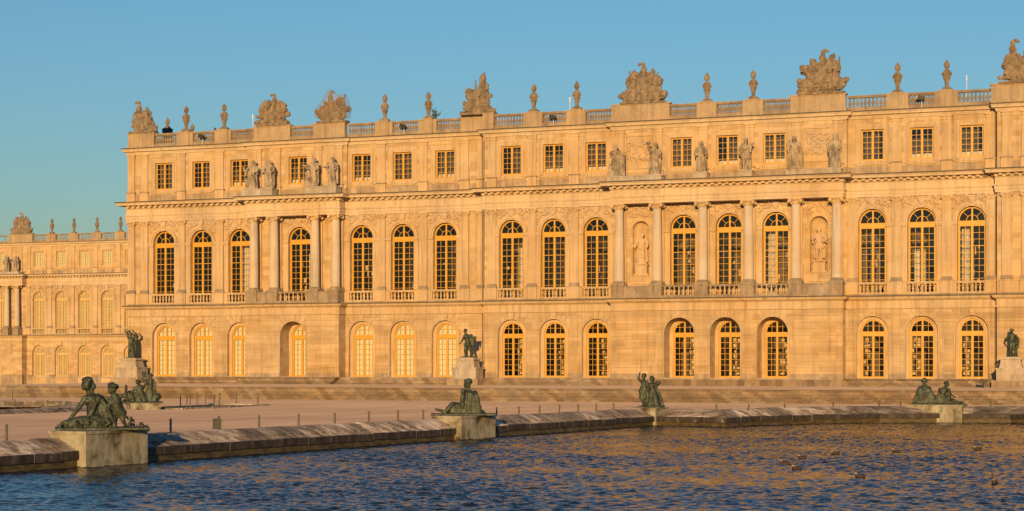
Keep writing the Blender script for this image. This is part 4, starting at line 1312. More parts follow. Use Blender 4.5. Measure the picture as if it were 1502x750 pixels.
# --- statues on the larger portico
pedestal_slab(10.55, 15.75, -3.25, -2.20, zs + .02, zs + .45, 'long low stone plinth under the left pair of statues on the larger portico')
pedestal_slab(18.75, 20.0, -3.25, -2.20, zs + .02, zs + .55, 'single square plinth under the larger portico statue right of the first attic window')
pedestal_slab(22.9, 24.15, -3.25, -2.20, zs + .02, zs + .55, 'single square plinth under the tunic statue of the larger portico')
pedestal_slab(27.2, 32.1, -3.25, -2.20, zs + .02, zs + .45, 'long low stone plinth under the right pair of statues on the larger portico')
SR = [(11.35, .45, robed(5, 3.0, la=((-.19, -.05, .70), (-.10, -.12, .78)), ra=((.18, -.04, .64), (.24, -.08, .72)), lean=-.3, cloak=4, knee=1, extra=lambda C, k: (child_at(-.2, .9)(C, k), C.cap((.2 * k, .02 * k, .05 * k), (.2 * k, 0, .66 * k), .07 * k, .06 * k))), 'hunched stone statue with draped side, leftmost on the larger portico'),
      (15.0, .45, robed(6, 3.05, la=((-.16, -.10, .76), (-.19, -.10, .90)), ra=((.17, -.03, .66), (.15, -.12, .60)), lean=.35, cloak=5, knee=1, face=(-1, -.4, 0), extra=lump(((-.19, -.10, .96), (.08, .08, .04)))), 'stone statue raising a bowl beside its head on the larger portico'),
      (19.37, .55, robed(7, 2.9, la=((-.19, -.06, .62), (-.12, -.16, .55)), hair='veil', cloak=6, knee=-1, face=(0, -1, 0)), 'veiled stone statue with crossed arms, third on the larger portico'),
      (23.5, .55, robed(8, 3.0, la=((-.20, .0, .60), (-.15, -.05, .46)), ra=((.14, -.12, .66), (.18, -.14, .78)), cloak=2, short_tunic=True, face=(.2, -1, 0), extra=stick((-.06, -.14, .62), (.22, -.14, .80), .035)), 'stone statue in short tunic holding a club across its chest on the larger portico'),
      (27.95, .45, robed(9, 3.1, la=((-.20, -.05, .68), (-.16, -.12, .82)), ra=((.17, .0, .60), (.20, -.06, .48)), lean=-.2, cloak=4, knee=-1, extra=lambda C, k: (C.cap((-.20 * k, -.05 * k, .05 * k), (-.18 * k, -.05 * k, .74 * k), .02 * k), C.cap((.17 * k, .03 * k, .04 * k), (.18 * k, .0, .5 * k), .08 * k, .06 * k))), 'half draped stone statue with staff right of the third portico attic window'),
      (31.5, .45, robed(10, 3.1, la=((-.17, -.04, .60), (-.17, -.10, .48)), hair='veil', cloak=7, knee=1, lean=.2, face=(-.6, -1, 0)), 'dark shouldered veiled statue at the right end of the larger portico')]
for x, dz, me, lab in SR: place('portico_statue', me, (x, -2.75, zs + dz), FACING, lab, 'statue', 'statues on the larger portico')
# --- niche statues
for x, me, lab in ((13.16, robed(12, 3.0, la=((-.22, -.04, .62), (-.30, -.10, .52)), ra=((.2, -.03, .66), (.2, -.10, .56)), mat='sculpt_pale', lean=.2, cloak=3), 'robed statue in the arched niche left of the portico windows'),
                   (29.74, robed(13, 3.1, la=((-.20, -.05, .62), (-.12, -.12, .66)), ra=((.21, -.03, .64), (.14, -.12, .56)), mat='sculpt_pale', lean=-.2, cloak=3, short_tunic=True), 'robed statue in the arched niche right of the portico windows')):
    mb = MB(); mb.box(x - .72, x + .72, -1.0 - .02, -.35, ZB + 9.46, ZB + 9.62); mb.box(x - .55, x + .55, -.98, -.40, ZB + 9.62, ZB + 10.36); mb.box(x - .62, x + .62, -1.02, -.36, ZB + 10.36, ZB + 10.48)
    tag(mb.build('niche_pedestal', 'trim'), 'stone pedestal under the statue in the %s niche of the larger portico' % ('left' if x < 20 else 'right'), 'pedestal')
    place('niche_statue', me, (x, -.72, ZB + 10.48), 0, lab, 'statue', 'niche statues')

# --- urns with flame finials
mb = MB()
mb.box(-.55, .55, -.34, .34, 0, .16); mb.lathe([(.44, .16), (.40, .26), (.20, .34), (.16, .42), (.22, .50), (.20, .55), (.24, .70), (.30, 1.05), (.36, 1.32), (.44, 1.40), (.45, 1.50), (.40, 1.60), (.27, 1.72), (.15, 1.80), (.14, 1.88), (.24, 1.95), (.27, 2.05), (.27, 2.2), (.20, 2.40), (.10, 2.52), (.03, 2.62)], 14)
for k in range(10):
    t = k * math.pi / 5
    mb.ball((.23 * math.cos(t), .23 * math.sin(t), 2.12 + .08 * (k % 2)), (.09, .09, .17), 6, 5)
    mb.ball((.33 * math.cos(t), .33 * math.sin(t), 1.15), (.07, .07, .22), 6, 5)
for s in (-1, 1): mb.ball((s * .44, 0, 1.38), (.10, .10, .14), 8, 6)
mb.v = [(x * .84, y_ * .84, z * 1.03) for x, y_, z in mb.v]
URN = mb.mesh('stone_urn', 'sculpt', True)
URN_LABELS = {-35.85: 'stone flame urn nearest the left corner of the palace roof', -31.40: 'second stone flame urn from the left corner, before the first broad trophy',
              -13.40: 'stone flame urn just right of the netted trophy', -8.72: 'stone flame urn with weeds growing at its foot',
              2.58: 'first stone flame urn right of the trophy with the leafy top', 6.88: 'stone flame urn just left of the larger portico on the roof',
              19.60: 'left of the two stone flame urns above the larger portico', 23.90: 'right of the two stone flame urns above the larger portico',
              36.70: 'stone flame urn right of the tallest trophy, left of the pair', 40.95: 'stone flame urn nearest the right end of the roof'}
for x in URNS_L + URNS_M:
    y = (YL if x < XL1 else (AR if PR0 < x < PR1 else YM)) + .05
    place('stone_urn', URN, (x, y, ZB + 25.15), 0, URN_LABELS[x], 'urn', 'flame urns on the palace roof')
for x, lab in zip(WURN, ('far urn on the distant wing roof next to its trophy', 'second far urn on the distant wing roof', 'third far urn on the distant wing roof', 'far urn on the wing roof closest to the main palace')):
    place('stone_urn', URN, (x, WY + .05, WZ + 25.15), 0, lab, 'urn', 'flame urns on the distant wing')
# ornaments along the side parapet, seen over the left balustrade
ur = place('wrapped_urn', URN, (XL0 + .42, 7.0, ZB + 25.10), 0, 'stone urn wrapped below in black sheeting behind the left balustrade', 'urn')
mb = MB(); mb.lathe([(.50, .0), (.52, .5), (.56, 1.2), (.60, 1.42), (.50, 1.5)], 12); put('black_sheeting', mb.mesh('black_sheeting', 'wrap', True), ur, (XL0 + .42, 7.0, ZB + 25.13))
place('stone_urn', URN, (XL0 + .42, 12.2, ZB + 25.10), 0, 'small far urn peeping over the balustrade beside the first roof urn', 'urn')

# --- trophies of arms: px-like sketches in metres (x across, z up)
def trophy(name, seed, core, flags=(), shields=(), helmet=None, spikes=(), w=2.0, h=2.2, n=46, mat='sculpt', voxel=.04):
    C = Clay(); rr = random.Random(seed)
    C.box((0, 0, .06), (w, .55, .10))
    for (x, z, r, q) in core: C.ell((x, rr.uniform(-.12, .12), z), (r * 1.06, .42 + .1 * rr.random(), q * 1.08))
    for (x, z, r, q) in core:          # carved lumps: muzzles, helmets, drum ends, knots of cloth
        for k in range(11):
            t = rr.uniform(-.35, 3.5); g = rr.uniform(.75, 1.08); s = rr.uniform(.12, .26)
            C.ell((x + r * g * math.cos(t), rr.uniform(-.3, .15), max(.15, z + q * g * math.sin(t))), (s, s, s * rr.uniform(.7, 1.3)), rr.uniform(-.6, .6))
    for (x, z, r) in shields:
        C.ell((x, -.36, z), (r, .12, r * 1.15), rr.uniform(-.3, .3)); C.ell((x, -.46, z), (r * .35, .10, r * .35))
        for k in range(10):
            t = k * .628; C.ell((x + r * math.cos(t), -.38, z + r * 1.15 * math.sin(t)), (.07, .07, .07))
    for (a, b, c, d, ww, s) in flags: C.flag((a, rr.uniform(-.15, .2), b), (c, rr.uniform(-.1, .1), d), ww, rr, s)
    for (a, b, c, d, r0, r1) in spikes:
        yy = rr.uniform(-.3, 0)
        c, d = a + (c - a) * 1.03, b + (d - b) * 1.03
        C.cap((a, yy, b), (c, yy, d), r0 * 1.05, r1 * .95); C.ell((c, yy, d), (r1 * 1.2, r1 * 1.1, r1 * 1.15))
        L = math.hypot(c - a, d - b); ux, uz = (c - a) / L, (d - b) / L
        for k in range(7):      # leafy or feathered end
            t = rr.uniform(-.55, .55); q = rr.uniform(.4, 1.0) * r1
            ex, ez = ux * math.cos(t) - uz * math.sin(t), uz * math.cos(t) + ux * math.sin(t)
            C.cap((c, yy + rr.uniform(-.1, .1), d), (c + ex * q * 1.5, yy + rr.uniform(-.12, .12), d + ez * q * 1.5), r1 * .5, r1 * .25, 6)
        for k in range(3):
            t = (k + 1) / 4; C.ell((a + (c - a) * t, yy, b + (d - b) * t), (r0 * .95, r0 * .95, r0 * .4), -math.atan2(uz, ux) + 1.57)
    if helmet:
        x, z, s, dr = helmet
        C.cap((x, 0, z - .9 * s), (x, 0, z - .25 * s), .42 * s, .28 * s)                 # neck of the cuirass
        C.ell((x, -.02, z), (.27 * s, .30 * s, .32 * s)); C.cap((x - .24 * s * dr, -.1, z - .06), (x + .24 * s * dr, -.25, z - .12), .07 * s)
        pts = [(x - dr * .05 * s, 0, z + .34 * s), (x + dr * .05 * s, 0, z + .58 * s), (x - dr * .18 * s, 0, z + .70 * s), (x - dr * .42 * s, 0, z + .60 * s)]
        C.chain(pts, .15 * s, .12 * s)
        for k in range(5): C.ell((x + dr * (.24 - .05 * k) * s, .0, z + (.1 + .12 * k) * s), (.10 * s, .09 * s, .10 * s))
        for k in range(9): C.cap((x - .5 * s + .125 * s * k, -.42, z - 1.35 * s), (x - .6 * s + .15 * s * k, -.46, z - 1.9 * s), .075 * s, .09 * s)
        C.ell((x - .48 * s, -.1, z - .78 * s), (.22 * s, .25 * s, .26 * s)); C.ell((x + .48 * s, -.1, z - .78 * s), (.22 * s, .25 * s, .26 * s))
        C.ell((x, -.28, z - 1.0 * s), (.46 * s, .22 * s, .52 * s))
        for k in (-1, 1): C.ell((x + k * .18 * s, -.46, z - .85 * s), (.17 * s, .08 * s, .14 * s))
    for e in core:           # ragged rims: ribbons, blades and leaves that stick out of the heap
        for k in range(2):
            t = rr.uniform(-.3, 3.44); x, z = e[0] + e[2] * .92 * math.cos(t), max(.15, e[1] + e[3] * .92 * math.sin(t))
            L = rr.uniform(.12, .30); u = t + rr.uniform(-.7, .7)
            C.cap((x, rr.uniform(-.25, .15), z), (x + L * math.cos(u), rr.uniform(-.3, .15), max(.1, z + L * math.sin(u))), rr.uniform(.05, .09), rr.uniform(.02, .05), 6)
    for _ in range(n * 3):
        e = rr.choice(core)
        t = rr.uniform(0, 6.28); q = math.sqrt(rr.random())
        x, z = e[0] + e[2] * q * math.cos(t), max(.1, e[1] + e[3] * q * math.sin(t))
        y = -.40 - .1 * rr.random() if rr.random() < .8 else rr.uniform(-.3, .3)
        a = rr.uniform(0, 3.14); L = rr.uniform(.05, .22)
        C.cap((x - L * math.cos(a), y, z - L * math.sin(a)), (x + L * math.cos(a), y - .03, z + L * math.sin(a)), rr.uniform(.035, .075), rr.uniform(.025, .06), 6)
    return C.mesh(name, mat, voxel, 1)

TB = ZB + 25.25
tA = trophy('t', 1, [(-.45, .9, .65, 1.0), (-.4, 1.8, .5, .6), (.45, 1.0, .6, .7), (.85, .55, .6, .5), (.5, 1.75, .38, .45), (1.25, .3, .3, .3)], helmet=(-.5, 2.55, 1.0, 1),
            spikes=((.4, 1.8, .5, 2.45, .13, .15), (.6, 1.6, 1.05, 2.0, .12, .11), (.8, 1.3, 1.15, 1.5, .1, .1)), shields=((.85, 1.15, .34),), w=1.5)
place('stone_trophy', tA, (-41.0, .1, TB), 0, 'stone trophy with plumed helmet stepping down rightwards on the left roof corner', 'trophy', 'trophies of arms on the roof')
tB = trophy('t', 2, [(-.95, 1.75, .36, .45), (.95, 1.8, .42, .5), (-.45, 1.9, .32, .45), (.55, 1.9, .32, .45), (0, .6, 1.35, .6), (0, 1.2, .95, .8), (-.75, 1.1, .6, .6), (.8, 1.2, .6, .65), (0, .3, 1.75, .35)], helmet=(.10, 2.5, .95, 1),
            flags=((-.3, .8, -1.0, 2.45, .5, 1), (.3, .9, .7, 2.2, .5, -1)), shields=((-1.15, 1.55, .36), (1.15, 1.70, .42), (-.2, .9, .45)),
            spikes=((.9, .8, 1.72, 1.05, .2, .24), (-.9, .8, -1.72, .95, .14, .16), (-1.0, .3, -1.85, .35, .18, .2), (.7, 1.5, .85, 2.25, .15, .17), (-.2, 1.4, -.35, 2.3, .12, .14)), w=1.75, n=60)
place('stone_trophy', tB, (-25.6, -.2, TB), 0, 'broad fan shaped stone trophy with plumed helmet, left above the smaller portico', 'trophy', 'trophies of arms on the roof')
tC = trophy('t', 3, [(0, .6, 1.4, .65), (-.1, 1.3, 1.1, .8), (.8, 1.3, .6, .9), (-.9, 1.0, .55, .7)], helmet=(-.25, 2.55, .8, -1), flags=((.5, .6, 1.25, 2.5, .4, -1), (.2, .9, .55, 2.5, .3, -1), (-.6, .8, -.95, 2.1, .3, 1)),
            spikes=((.9, 1.0, 1.6, 1.25, .18, .26), (-.9, .9, -1.6, 1.1, .18, .26)), w=1.6, n=30)
place('stone_trophy', tC, (-18.95, -.2, TB), 0, 'grey brown stone trophy hidden under a protective net on the roof', 'trophy', 'trophies of arms on the roof')
# net draped over that trophy: taut between the high points
NP = [(-1.75, .45), (-1.85, 1.2), (-1.05, 2.25), (-.45, 3.2), (-.1, 3.22), (.5, 2.62), (1.4, 2.75), (1.85, 1.3), (1.7, .3)]
nm = MB(); npts = []
for y, f in ((-.62, 1.0), (-.2, 1.02), (.45, 1.0)):
    npts.append([(x * f, y * (1.0 if z < 1.6 else .55), z * f + .02) for x, z in NP])
nn = len(NP)
nm.add([p for r_ in npts for p in r_], [(j * nn + i, j * nn + i + 1, (j + 1) * nn + i + 1, (j + 1) * nn + i) for j in range(2) for i in range(nn - 1)] + [tuple(range(nn)), tuple(range(3 * nn - 1, 2 * nn - 1, -1))])
place('protective_net', nm.mesh('protective_net', 'net'), (-18.95, -.2, TB), 0, 'brown translucent protective net draped over a roof trophy', 'net')
tD = trophy('t', 4, [(0, .5, 1.4, .55), (.1, 1.2, 1.0, .8), (-.5, 1.7, .6, .7), (.5, 1.9, .5, .8), (.45, 2.6, .3, .4)], flags=((-.2, 1.0, -.32, 3.1, .35, 1),), shields=((-.9, 2.15, .36), (.1, .9, .5), (.85, 1.1, .36)),
            spikes=((-.8, 1.0, -1.45, 1.15, .18, .2), (.45, 2.2, .5, 3.35, .30, .30), (.5, 3.3, .62, 3.75, .24, .16), (.9, 1.6, 1.2, 1.7, .18, .2), (.9, 2.0, 1.0, 2.75, .14, .12), (-1.2, .25, -1.7, .2, .18, .2), (1.1, .3, 1.6, .3, .2, .2)), w=1.75, n=60)
place('stone_trophy', tD, (-3.25, -.45, TB), 0, 'tall stone trophy with a leafy topped fasces in the middle of the roof', 'trophy', 'trophies of arms on the roof')
tE = trophy('t', 5, [(-1.15, 2.05, .38, .6), (-.62, 2.25, .3, .5), (.62, 2.3, .3, .5), (1.25, 2.0, .45, .42), (-1.6, .6, .45, .45), (1.65, .65, .45, .45), (0, .7, 1.3, .7), (0, 1.5, .9, .9), (-1.1, .8, .7, .7), (1.15, .8, .75, .7), (-.9, 1.6, .5, .6), (1.2, 1.5, .5, .5)], helmet=(.0, 3.0, 1.05, 1), flags=((-.8, .7, -1.35, 2.9, .55, 1), (.8, .8, 1.35, 2.7, .5, -1)),
            shields=((-1.5, .65, .42), (1.45, 1.95, .36), (.9, 1.0, .4)), spikes=((-.7, 1.6, -.85, 2.75, .2, .24), (.7, 1.6, .95, 2.85, .18, .2), (1.2, .9, 2.05, .85, .2, .25), (-1.2, .6, -2.1, .75, .18, .22), (1.2, 1.9, 1.8, 2.05, .15, .12)), w=2.15, n=80)
place('stone_trophy', tE, (13.55, -1.5, TB + .05), 0, 'large stone trophy with winged helmet, left above the larger portico', 'trophy', 'trophies of arms on the roof')
tF = trophy('t', 6, [(-1.35, 2.15, .45, .32), (-.68, 2.45, .32, .5), (.72, 2.5, .34, .6), (1.3, 2.2, .35, .6), (-1.55, .7, .5, .5), (1.6, .8, .45, .5), (0, .7, 1.2, .75), (.1, 1.6, .8, 1.0), (-1.1, .8, .75, .7), (1.0, .9, .7, .85), (-.9, 1.7, .5, .6)], helmet=(.1, 3.15, 1.1, -1), flags=((.7, 1.2, 1.55, 3.1, .55, -1), (-.4, 1.0, -.7, 2.9, .3, 1)),
            shields=((-.85, 1.2, .42), (1.1, 1.2, .5)), spikes=((.5, 1.8, .95, 3.25, .22, .24), (-.9, 1.7, -1.65, 2.35, .16, .26), (-1.3, .9, -1.95, 1.25, .15, .22), (1.3, 1.0, 2.15, 1.15, .16, .22), (-.6, 2.0, -.8, 2.9, .16, .22), (-1.3, .3, -2.0, .3, .18, .2)), w=2.1, n=80)
place('stone_trophy', tF, (30.1, -1.5, TB + .05), 0, 'tallest stone trophy with tilted fasces and flag, right above the larger portico', 'trophy', 'trophies of arms on the roof')
tG = trophy('t', 7, [(.6, 2.3, .42, .5), (-1.1, 1.5, .4, .5), (1.2, 1.8, .5, .5), (0, .8, 1.4, .8), (-.6, 1.6, .7, .9), (.5, 1.4, .9, .9), (1.4, .9, .6, .8)], helmet=(-.75, 2.9, 1.1, -1), shields=((.5, 1.1, .7), (-.9, .7, .35)),
            spikes=((.5, 1.8, .55, 2.8, .3, .18), (-1.0, 1.2, -1.4, 1.5, .14, .16), (-1.2, .4, -1.75, .5, .15, .18), (1.3, 1.6, 1.6, 2.2, .2, .2)), w=1.9, n=70)
place('stone_trophy', tG, (47.35, -1.75, TB + .10), 0, 'stone trophy cut by the right edge of the photo, eagle crested helmet', 'trophy', 'trophies of arms on the roof')
place('stone_trophy', tE, (-133.5, WY + .1, WZ + 25.25), 0, 'far pale trophy on the roof of the distant wing', 'trophy')
place('stone_trophy', tA, (XL0 + .42, 17.6, ZB + 25.10), R(90), 'far trophy behind the balustrade left of the second urn', 'trophy', None, (.85, .85, .85))
# weeds by an urn and on the netted side
def weed(x, y, z, h, n, seed, label):
    r = random.Random(seed); mb = MB()
    for i in range(n):
        b = Vector((x + r.uniform(-.2, .3), y + r.uniform(-.2, .2), z)); t = b + Vector((r.uniform(-.5, .6), r.uniform(-.3, .3), r.uniform(.3, 1) * h))
        mb.tube(b, t, .012, 4)
        for k in range(6):
            p = b.lerp(t, r.uniform(.3, 1)); d = Vector((r.uniform(-.16, .16), r.uniform(-.1, .1), r.uniform(.0, .16))); e = Vector((r.uniform(-.06, .06), .02, r.uniform(-.06, .06)))
            mb.add([tuple(p), tuple(p + d * .5 + e), tuple(p + d), tuple(p + d * .5 - e)], [(0, 1, 2, 3)])
    tag(mb.build('weed', 'foliage'), label, 'weed')
weed(-8.05, -.1, ZB + 25.12, 1.25, 22, 3, 'dry weed sprouting on the roof beside an urn')
# wing statues
for x, me, lab in ((-135.9, SR[3][2], 'far statue with dark shadow on the wing portico, nearer the photo edge'), (-133.9, SL[3][1], 'far statue with dark shadow on the wing portico, nearer the palace')):
    place('portico_statue', me, (x, WY - 1.2, WZ + 18.5), 0, lab, 'statue', 'statues on the distant wing')
mb = MB(); mb.box(-137.0, -132.9, WY - 1.7, WY - .6, WZ + 18.05, WZ + 18.5); tag(mb.build('statue_plinth', 'pedestal'), 'long low plinth under the two statues of the distant wing', 'plinth')

# --- roof floodlights and aerials
for x, y, lab in ((-33.6, YL, 'small floodlight clipped to the left roof balustrade'), (-11.1, YL, 'small floodlight on the roof balustrade between two urns left of centre'), (4.75, YM, 'small floodlight on the roof balustrade right of the leafy trophy'), (38.85, YM, 'small white faced floodlight on the right roof balustrade')):
    r0 = empty('roof_floodlight', (x, y - .45, ZB + 23.66)); tag(r0, lab, 'floodlight', 'roof floodlights')
    mb = MB(); mb.tube((x, y - .45, ZB + 23.66), (x, y - .5, ZB + 24.45), .03); mb.tube((x, y - .5, ZB + 24.45), (x, y - .75, ZB + 24.5), .025); mb.build('arm', 'white_metal', r0)
    mb = MB(); mb.prism([(x - .38, ZB + 24.38), (x + .28, ZB + 24.28), (x + .34, ZB + 24.58), (x - .25, ZB + 24.74)], y - .95, y - .70); mb.build('lamp_housing', 'dark_metal', r0)
    mb = MB(); mb.prism([(x - .42, ZB + 24.42), (x - .36, ZB + 24.38), (x - .23, ZB + 24.70), (x - .29, ZB + 24.73)], y - .93, y - .72); mb.build('lamp_glass', 'white_metal', r0)
for x, lab in ((-28.9, 'thin white aerial on the roof left of the broad fan trophy'), (5.35, 'thin white aerial on the roof between two urns of the middle section'), (42.35, 'thin white aerial on the roof right of the last urn')):
    mb = MB(); mb.tube((x, 1.5, ZB + 23.6), (x, 1.5, ZB + 26.55), .035, 6); mb.tube((x, 1.5, ZB + 26.3), (x, 1.5, ZB + 26.75), .06, 8)
    tag(mb.build('aerial', 'white_metal'), lab, 'aerial', 'roof aerials')

# ================================================================== bronze statues before the facade
def tier_pedestal(x, y, label, w=1.25, dark=True):
    r0 = empty('statue_pedestal', (x, y, PLAT)); tag(r0, label, 'pedestal', 'pedestals before the facade')
    mb = MB(); mb.box(x - w - .35, x + w + .35, y - w - .2, y + w + .2, PLAT - .01, 1.60); mb.build('footing', 'plinth', r0)
    mb = MB(); mb.box(x - w, x + w, y - w * .8, y + w * .8, 1.60, 2.52); mb.box(x - w - .06, x + w + .06, y - w * .8 - .06, y + w * .8 + .06, 2.52, 2.66); mb.build('lower_block', 'pedestal', r0)
    mb = MB()
    for k in range(5):
        t0, t1 = k / 5, (k + 1) / 5
        a0 = w * (.80 - .10 * math.sin(t0 * 1.57)); mb.box(x - a0, x + a0, y - a0 * .8, y + a0 * .8, 2.66 + .72 * t0, 2.66 + .72 * t1 - .0015)
    mb.box(x - w * .82, x + w * .82, y - w * .66, y + w * .66, 3.38, 3.52); mb.box(x - w * .66, x + w * .66, y - w * .55, y + w * .55, 3.52, 3.60); mb.build('upper_block', 'pedestal', r0)
tier_pedestal(-41.2, -1.75, 'two tier stone pedestal at the left end of the facade')
tier_pedestal(-3.35, -3.0, 'two tier stone pedestal in front of the middle of the facade', 1.2)
tier_pedestal(46.62, -3.45, 'two tier stone pedestal at the right edge of the photo', 1.15)
def s1():
    h = 2.7
    return robed(21, h, la=((-.20, 0, .98), (-.08, -.02, 1.04)), ra=((.19, .02, .90), (.06, -.03, 1.03)), cloak=4, mat='bronze', lean=-.4, knee=-1, hair='curly', voxel=.04)
def s2():
    C = Clay(); C.box((0, 0, .03), (.7, .45, .05))
    C.head((-.24, 0, 2.52), 1.35, (-1, -.3, 0), 'curly'); C.cap((-.20, 0, 2.2), (-.22, 0, 2.4), .11)
    C.cap((-.04, 0, 1.45), (-.12, 0, 2.05), .20, .26, 12); C.ell((-.12, -.02, 2.02), (.32, .22, .25))
    C.folds((-.03, 0, 1.42), .22, (-.02, 0, 1.12), .33, 12, .06, 5)
    C.limb((-.14, 0, 1.15), (-.25, -.06, .65), (-.22, 0, .10), .17, .13, .08); C.limb((.08, 0, 1.15), (.26, -.03, .65), (.52, .05, .10), .17, .12, .08)
    C.cap((-.22, 0, .08), (-.42, -.1, .07), .07, .06); C.cap((.52, .05, .08), (.36, -.1, .07), .07, .06)
    C.limb((-.34, 0, 2.05), (-.50, -.06, 1.65), (-.72, -.12, 1.36), .11, .09, .06); C.hand((-.74, -.12, 1.34), (-1, 0, -.4), 1.5)
    C.limb((.14, .02, 2.08), (.40, .05, 1.85), (.70, 0, 1.92), .11, .09, .06); C.hand((.72, 0, 1.92), (1, 0, .2), 1.5)
    for i in range(6): C.chain([(.12 + .09 * i, .10, 1.95), (.18 + .07 * i, .12 - .04 * (i % 2), 1.5), (.22 + .06 * i, .10, 1.02 + .04 * i)], .08, .09)
    C.chain([(.68, 0, 1.95), (.74, 0, 1.7), (.72, -.03, 1.45)], .09, .07); C.cap((-.15, .12, .05), (-.12, .14, 1.0), .16, .12)
    return C.mesh('s', 'bronze', .036, 1)
def s3():
    C = Clay(); C.box((0, 0, .03), (.5, .4, .05))
    C.head((-.03, -.03, 2.22), 1.2, (.5, -1, -.1), 'curly'); C.cap((-.02, 0, 1.95), (-.03, 0, 2.1), .10)
    C.cap((.0, 0, 1.25), (-.01, 0, 1.78), .20, .27, 12); C.ell((-.01, -.03, 1.76), (.31, .20, .22)); C.ell((-.13, -.17, 1.78), (.13, .07, .10)); C.ell((.12, -.17, 1.78), (.13, .07, .10))
    C.limb((-.10, 0, 1.20), (-.14, -.05, .66), (-.10, .04, .10), .165, .12, .075); C.limb((.11, 0, 1.20), (.16, -.12, .68), (.30, -.06, .10), .165, .12, .075)
    C.cap((-.10, .02, .07), (-.18, -.18, .06), .07, .055); C.cap((.30, -.06, .07), (.36, -.26, .06), .07, .055)
    C.limb((-.31, 0, 1.82), (-.46, .04, 1.45), (-.30, .14, 1.15), .11, .09, .06); C.limb((.30, 0, 1.82), (.48, .02, 1.5), (.42, -.10, 1.2), .11, .09, .06); C.hand((.42, -.12, 1.17), (0, -.3, -1), 1.3)
    for i in range(5): C.chain([(.30 + .06 * i, .10, 1.75 - .05 * i), (.36 + .04 * i, .10, 1.2), (.34 + .03 * i, .10, .55 + .05 * i)], .07, .06)
    C.cap((.34, .08, .05), (.40, .10, 1.3), .10, .07); C.cap((-.24, .12, .05), (-.2, .12, .9), .08, .07)
    return C.mesh('s', 'bronze', .034, 1)
place('bronze_statue', s1(), (-41.2, -1.75, 3.60), R(10), 'green bronze draped figure with arms over its head at the left corner', 'statue', 'bronze statues before the facade')
place('bronze_statue', s2(), (-3.35, -3.0, 3.60), R(14), 'bronze striding man with cloak and horn in front of the middle windows', 'statue', 'bronze statues before the facade')
place('bronze_statue', s3(), (46.70, -3.45, 3.60), R(4), 'bronze nude man leaning on a draped club at the right edge', 'statue', 'bronze statues before the facade')

# ================================================================== bronze groups round the basins
def view_rz(x, y): return math.atan2(EYE.y - y, EYE.x - x) + math.pi / 2      # turn the modelled front (-Y) towards the court

def pond_pedestal(x, y, rz, hl, hd, top, label, name='basin_pedestal'):
    mb = MB(); mb.box(-hl, hl, -hd, hd, -1.1, top - .10); mb.box(-hl - .05, hl + .05, -hd - .05, hd + .05, top - .10, top)
    me = mb.mesh(name, 'pond_pedestal')
    return place(name, me, (x, y, 0), rz, label, 'pedestal', 'pedestals round the basins')

KD = math.atan2(64.2, 9.35)          # direction of the long kerb
n_ = Vector((math.sin(KD), -math.cos(KD)))    # towards the water
def on_kerb(y, off):
    x = 22.6 + (y + 125) * .1456
    return x + n_.x * off, y + n_.y * off
def scatter(C, x0, x1, z0, z1, y0, y1, n, r, seed):
    rr = random.Random(seed)
    for _ in range(n):
        t = rr.random(); c = Vector((x0 + (x1 - x0) * t, rr.uniform(y0, y1), rr.uniform(0, 1) * (z0 + (z1 - z0) * t)))
        a = rr.uniform(0, 6.28); L = rr.uniform(.4, 1.6) * r
        C.cap(c, c + Vector((math.cos(a) * L, rr.uniform(-.4, .4) * L, abs(math.sin(a)) * L)), r * rr.uniform(.6, 1.1), r * .6, 7)

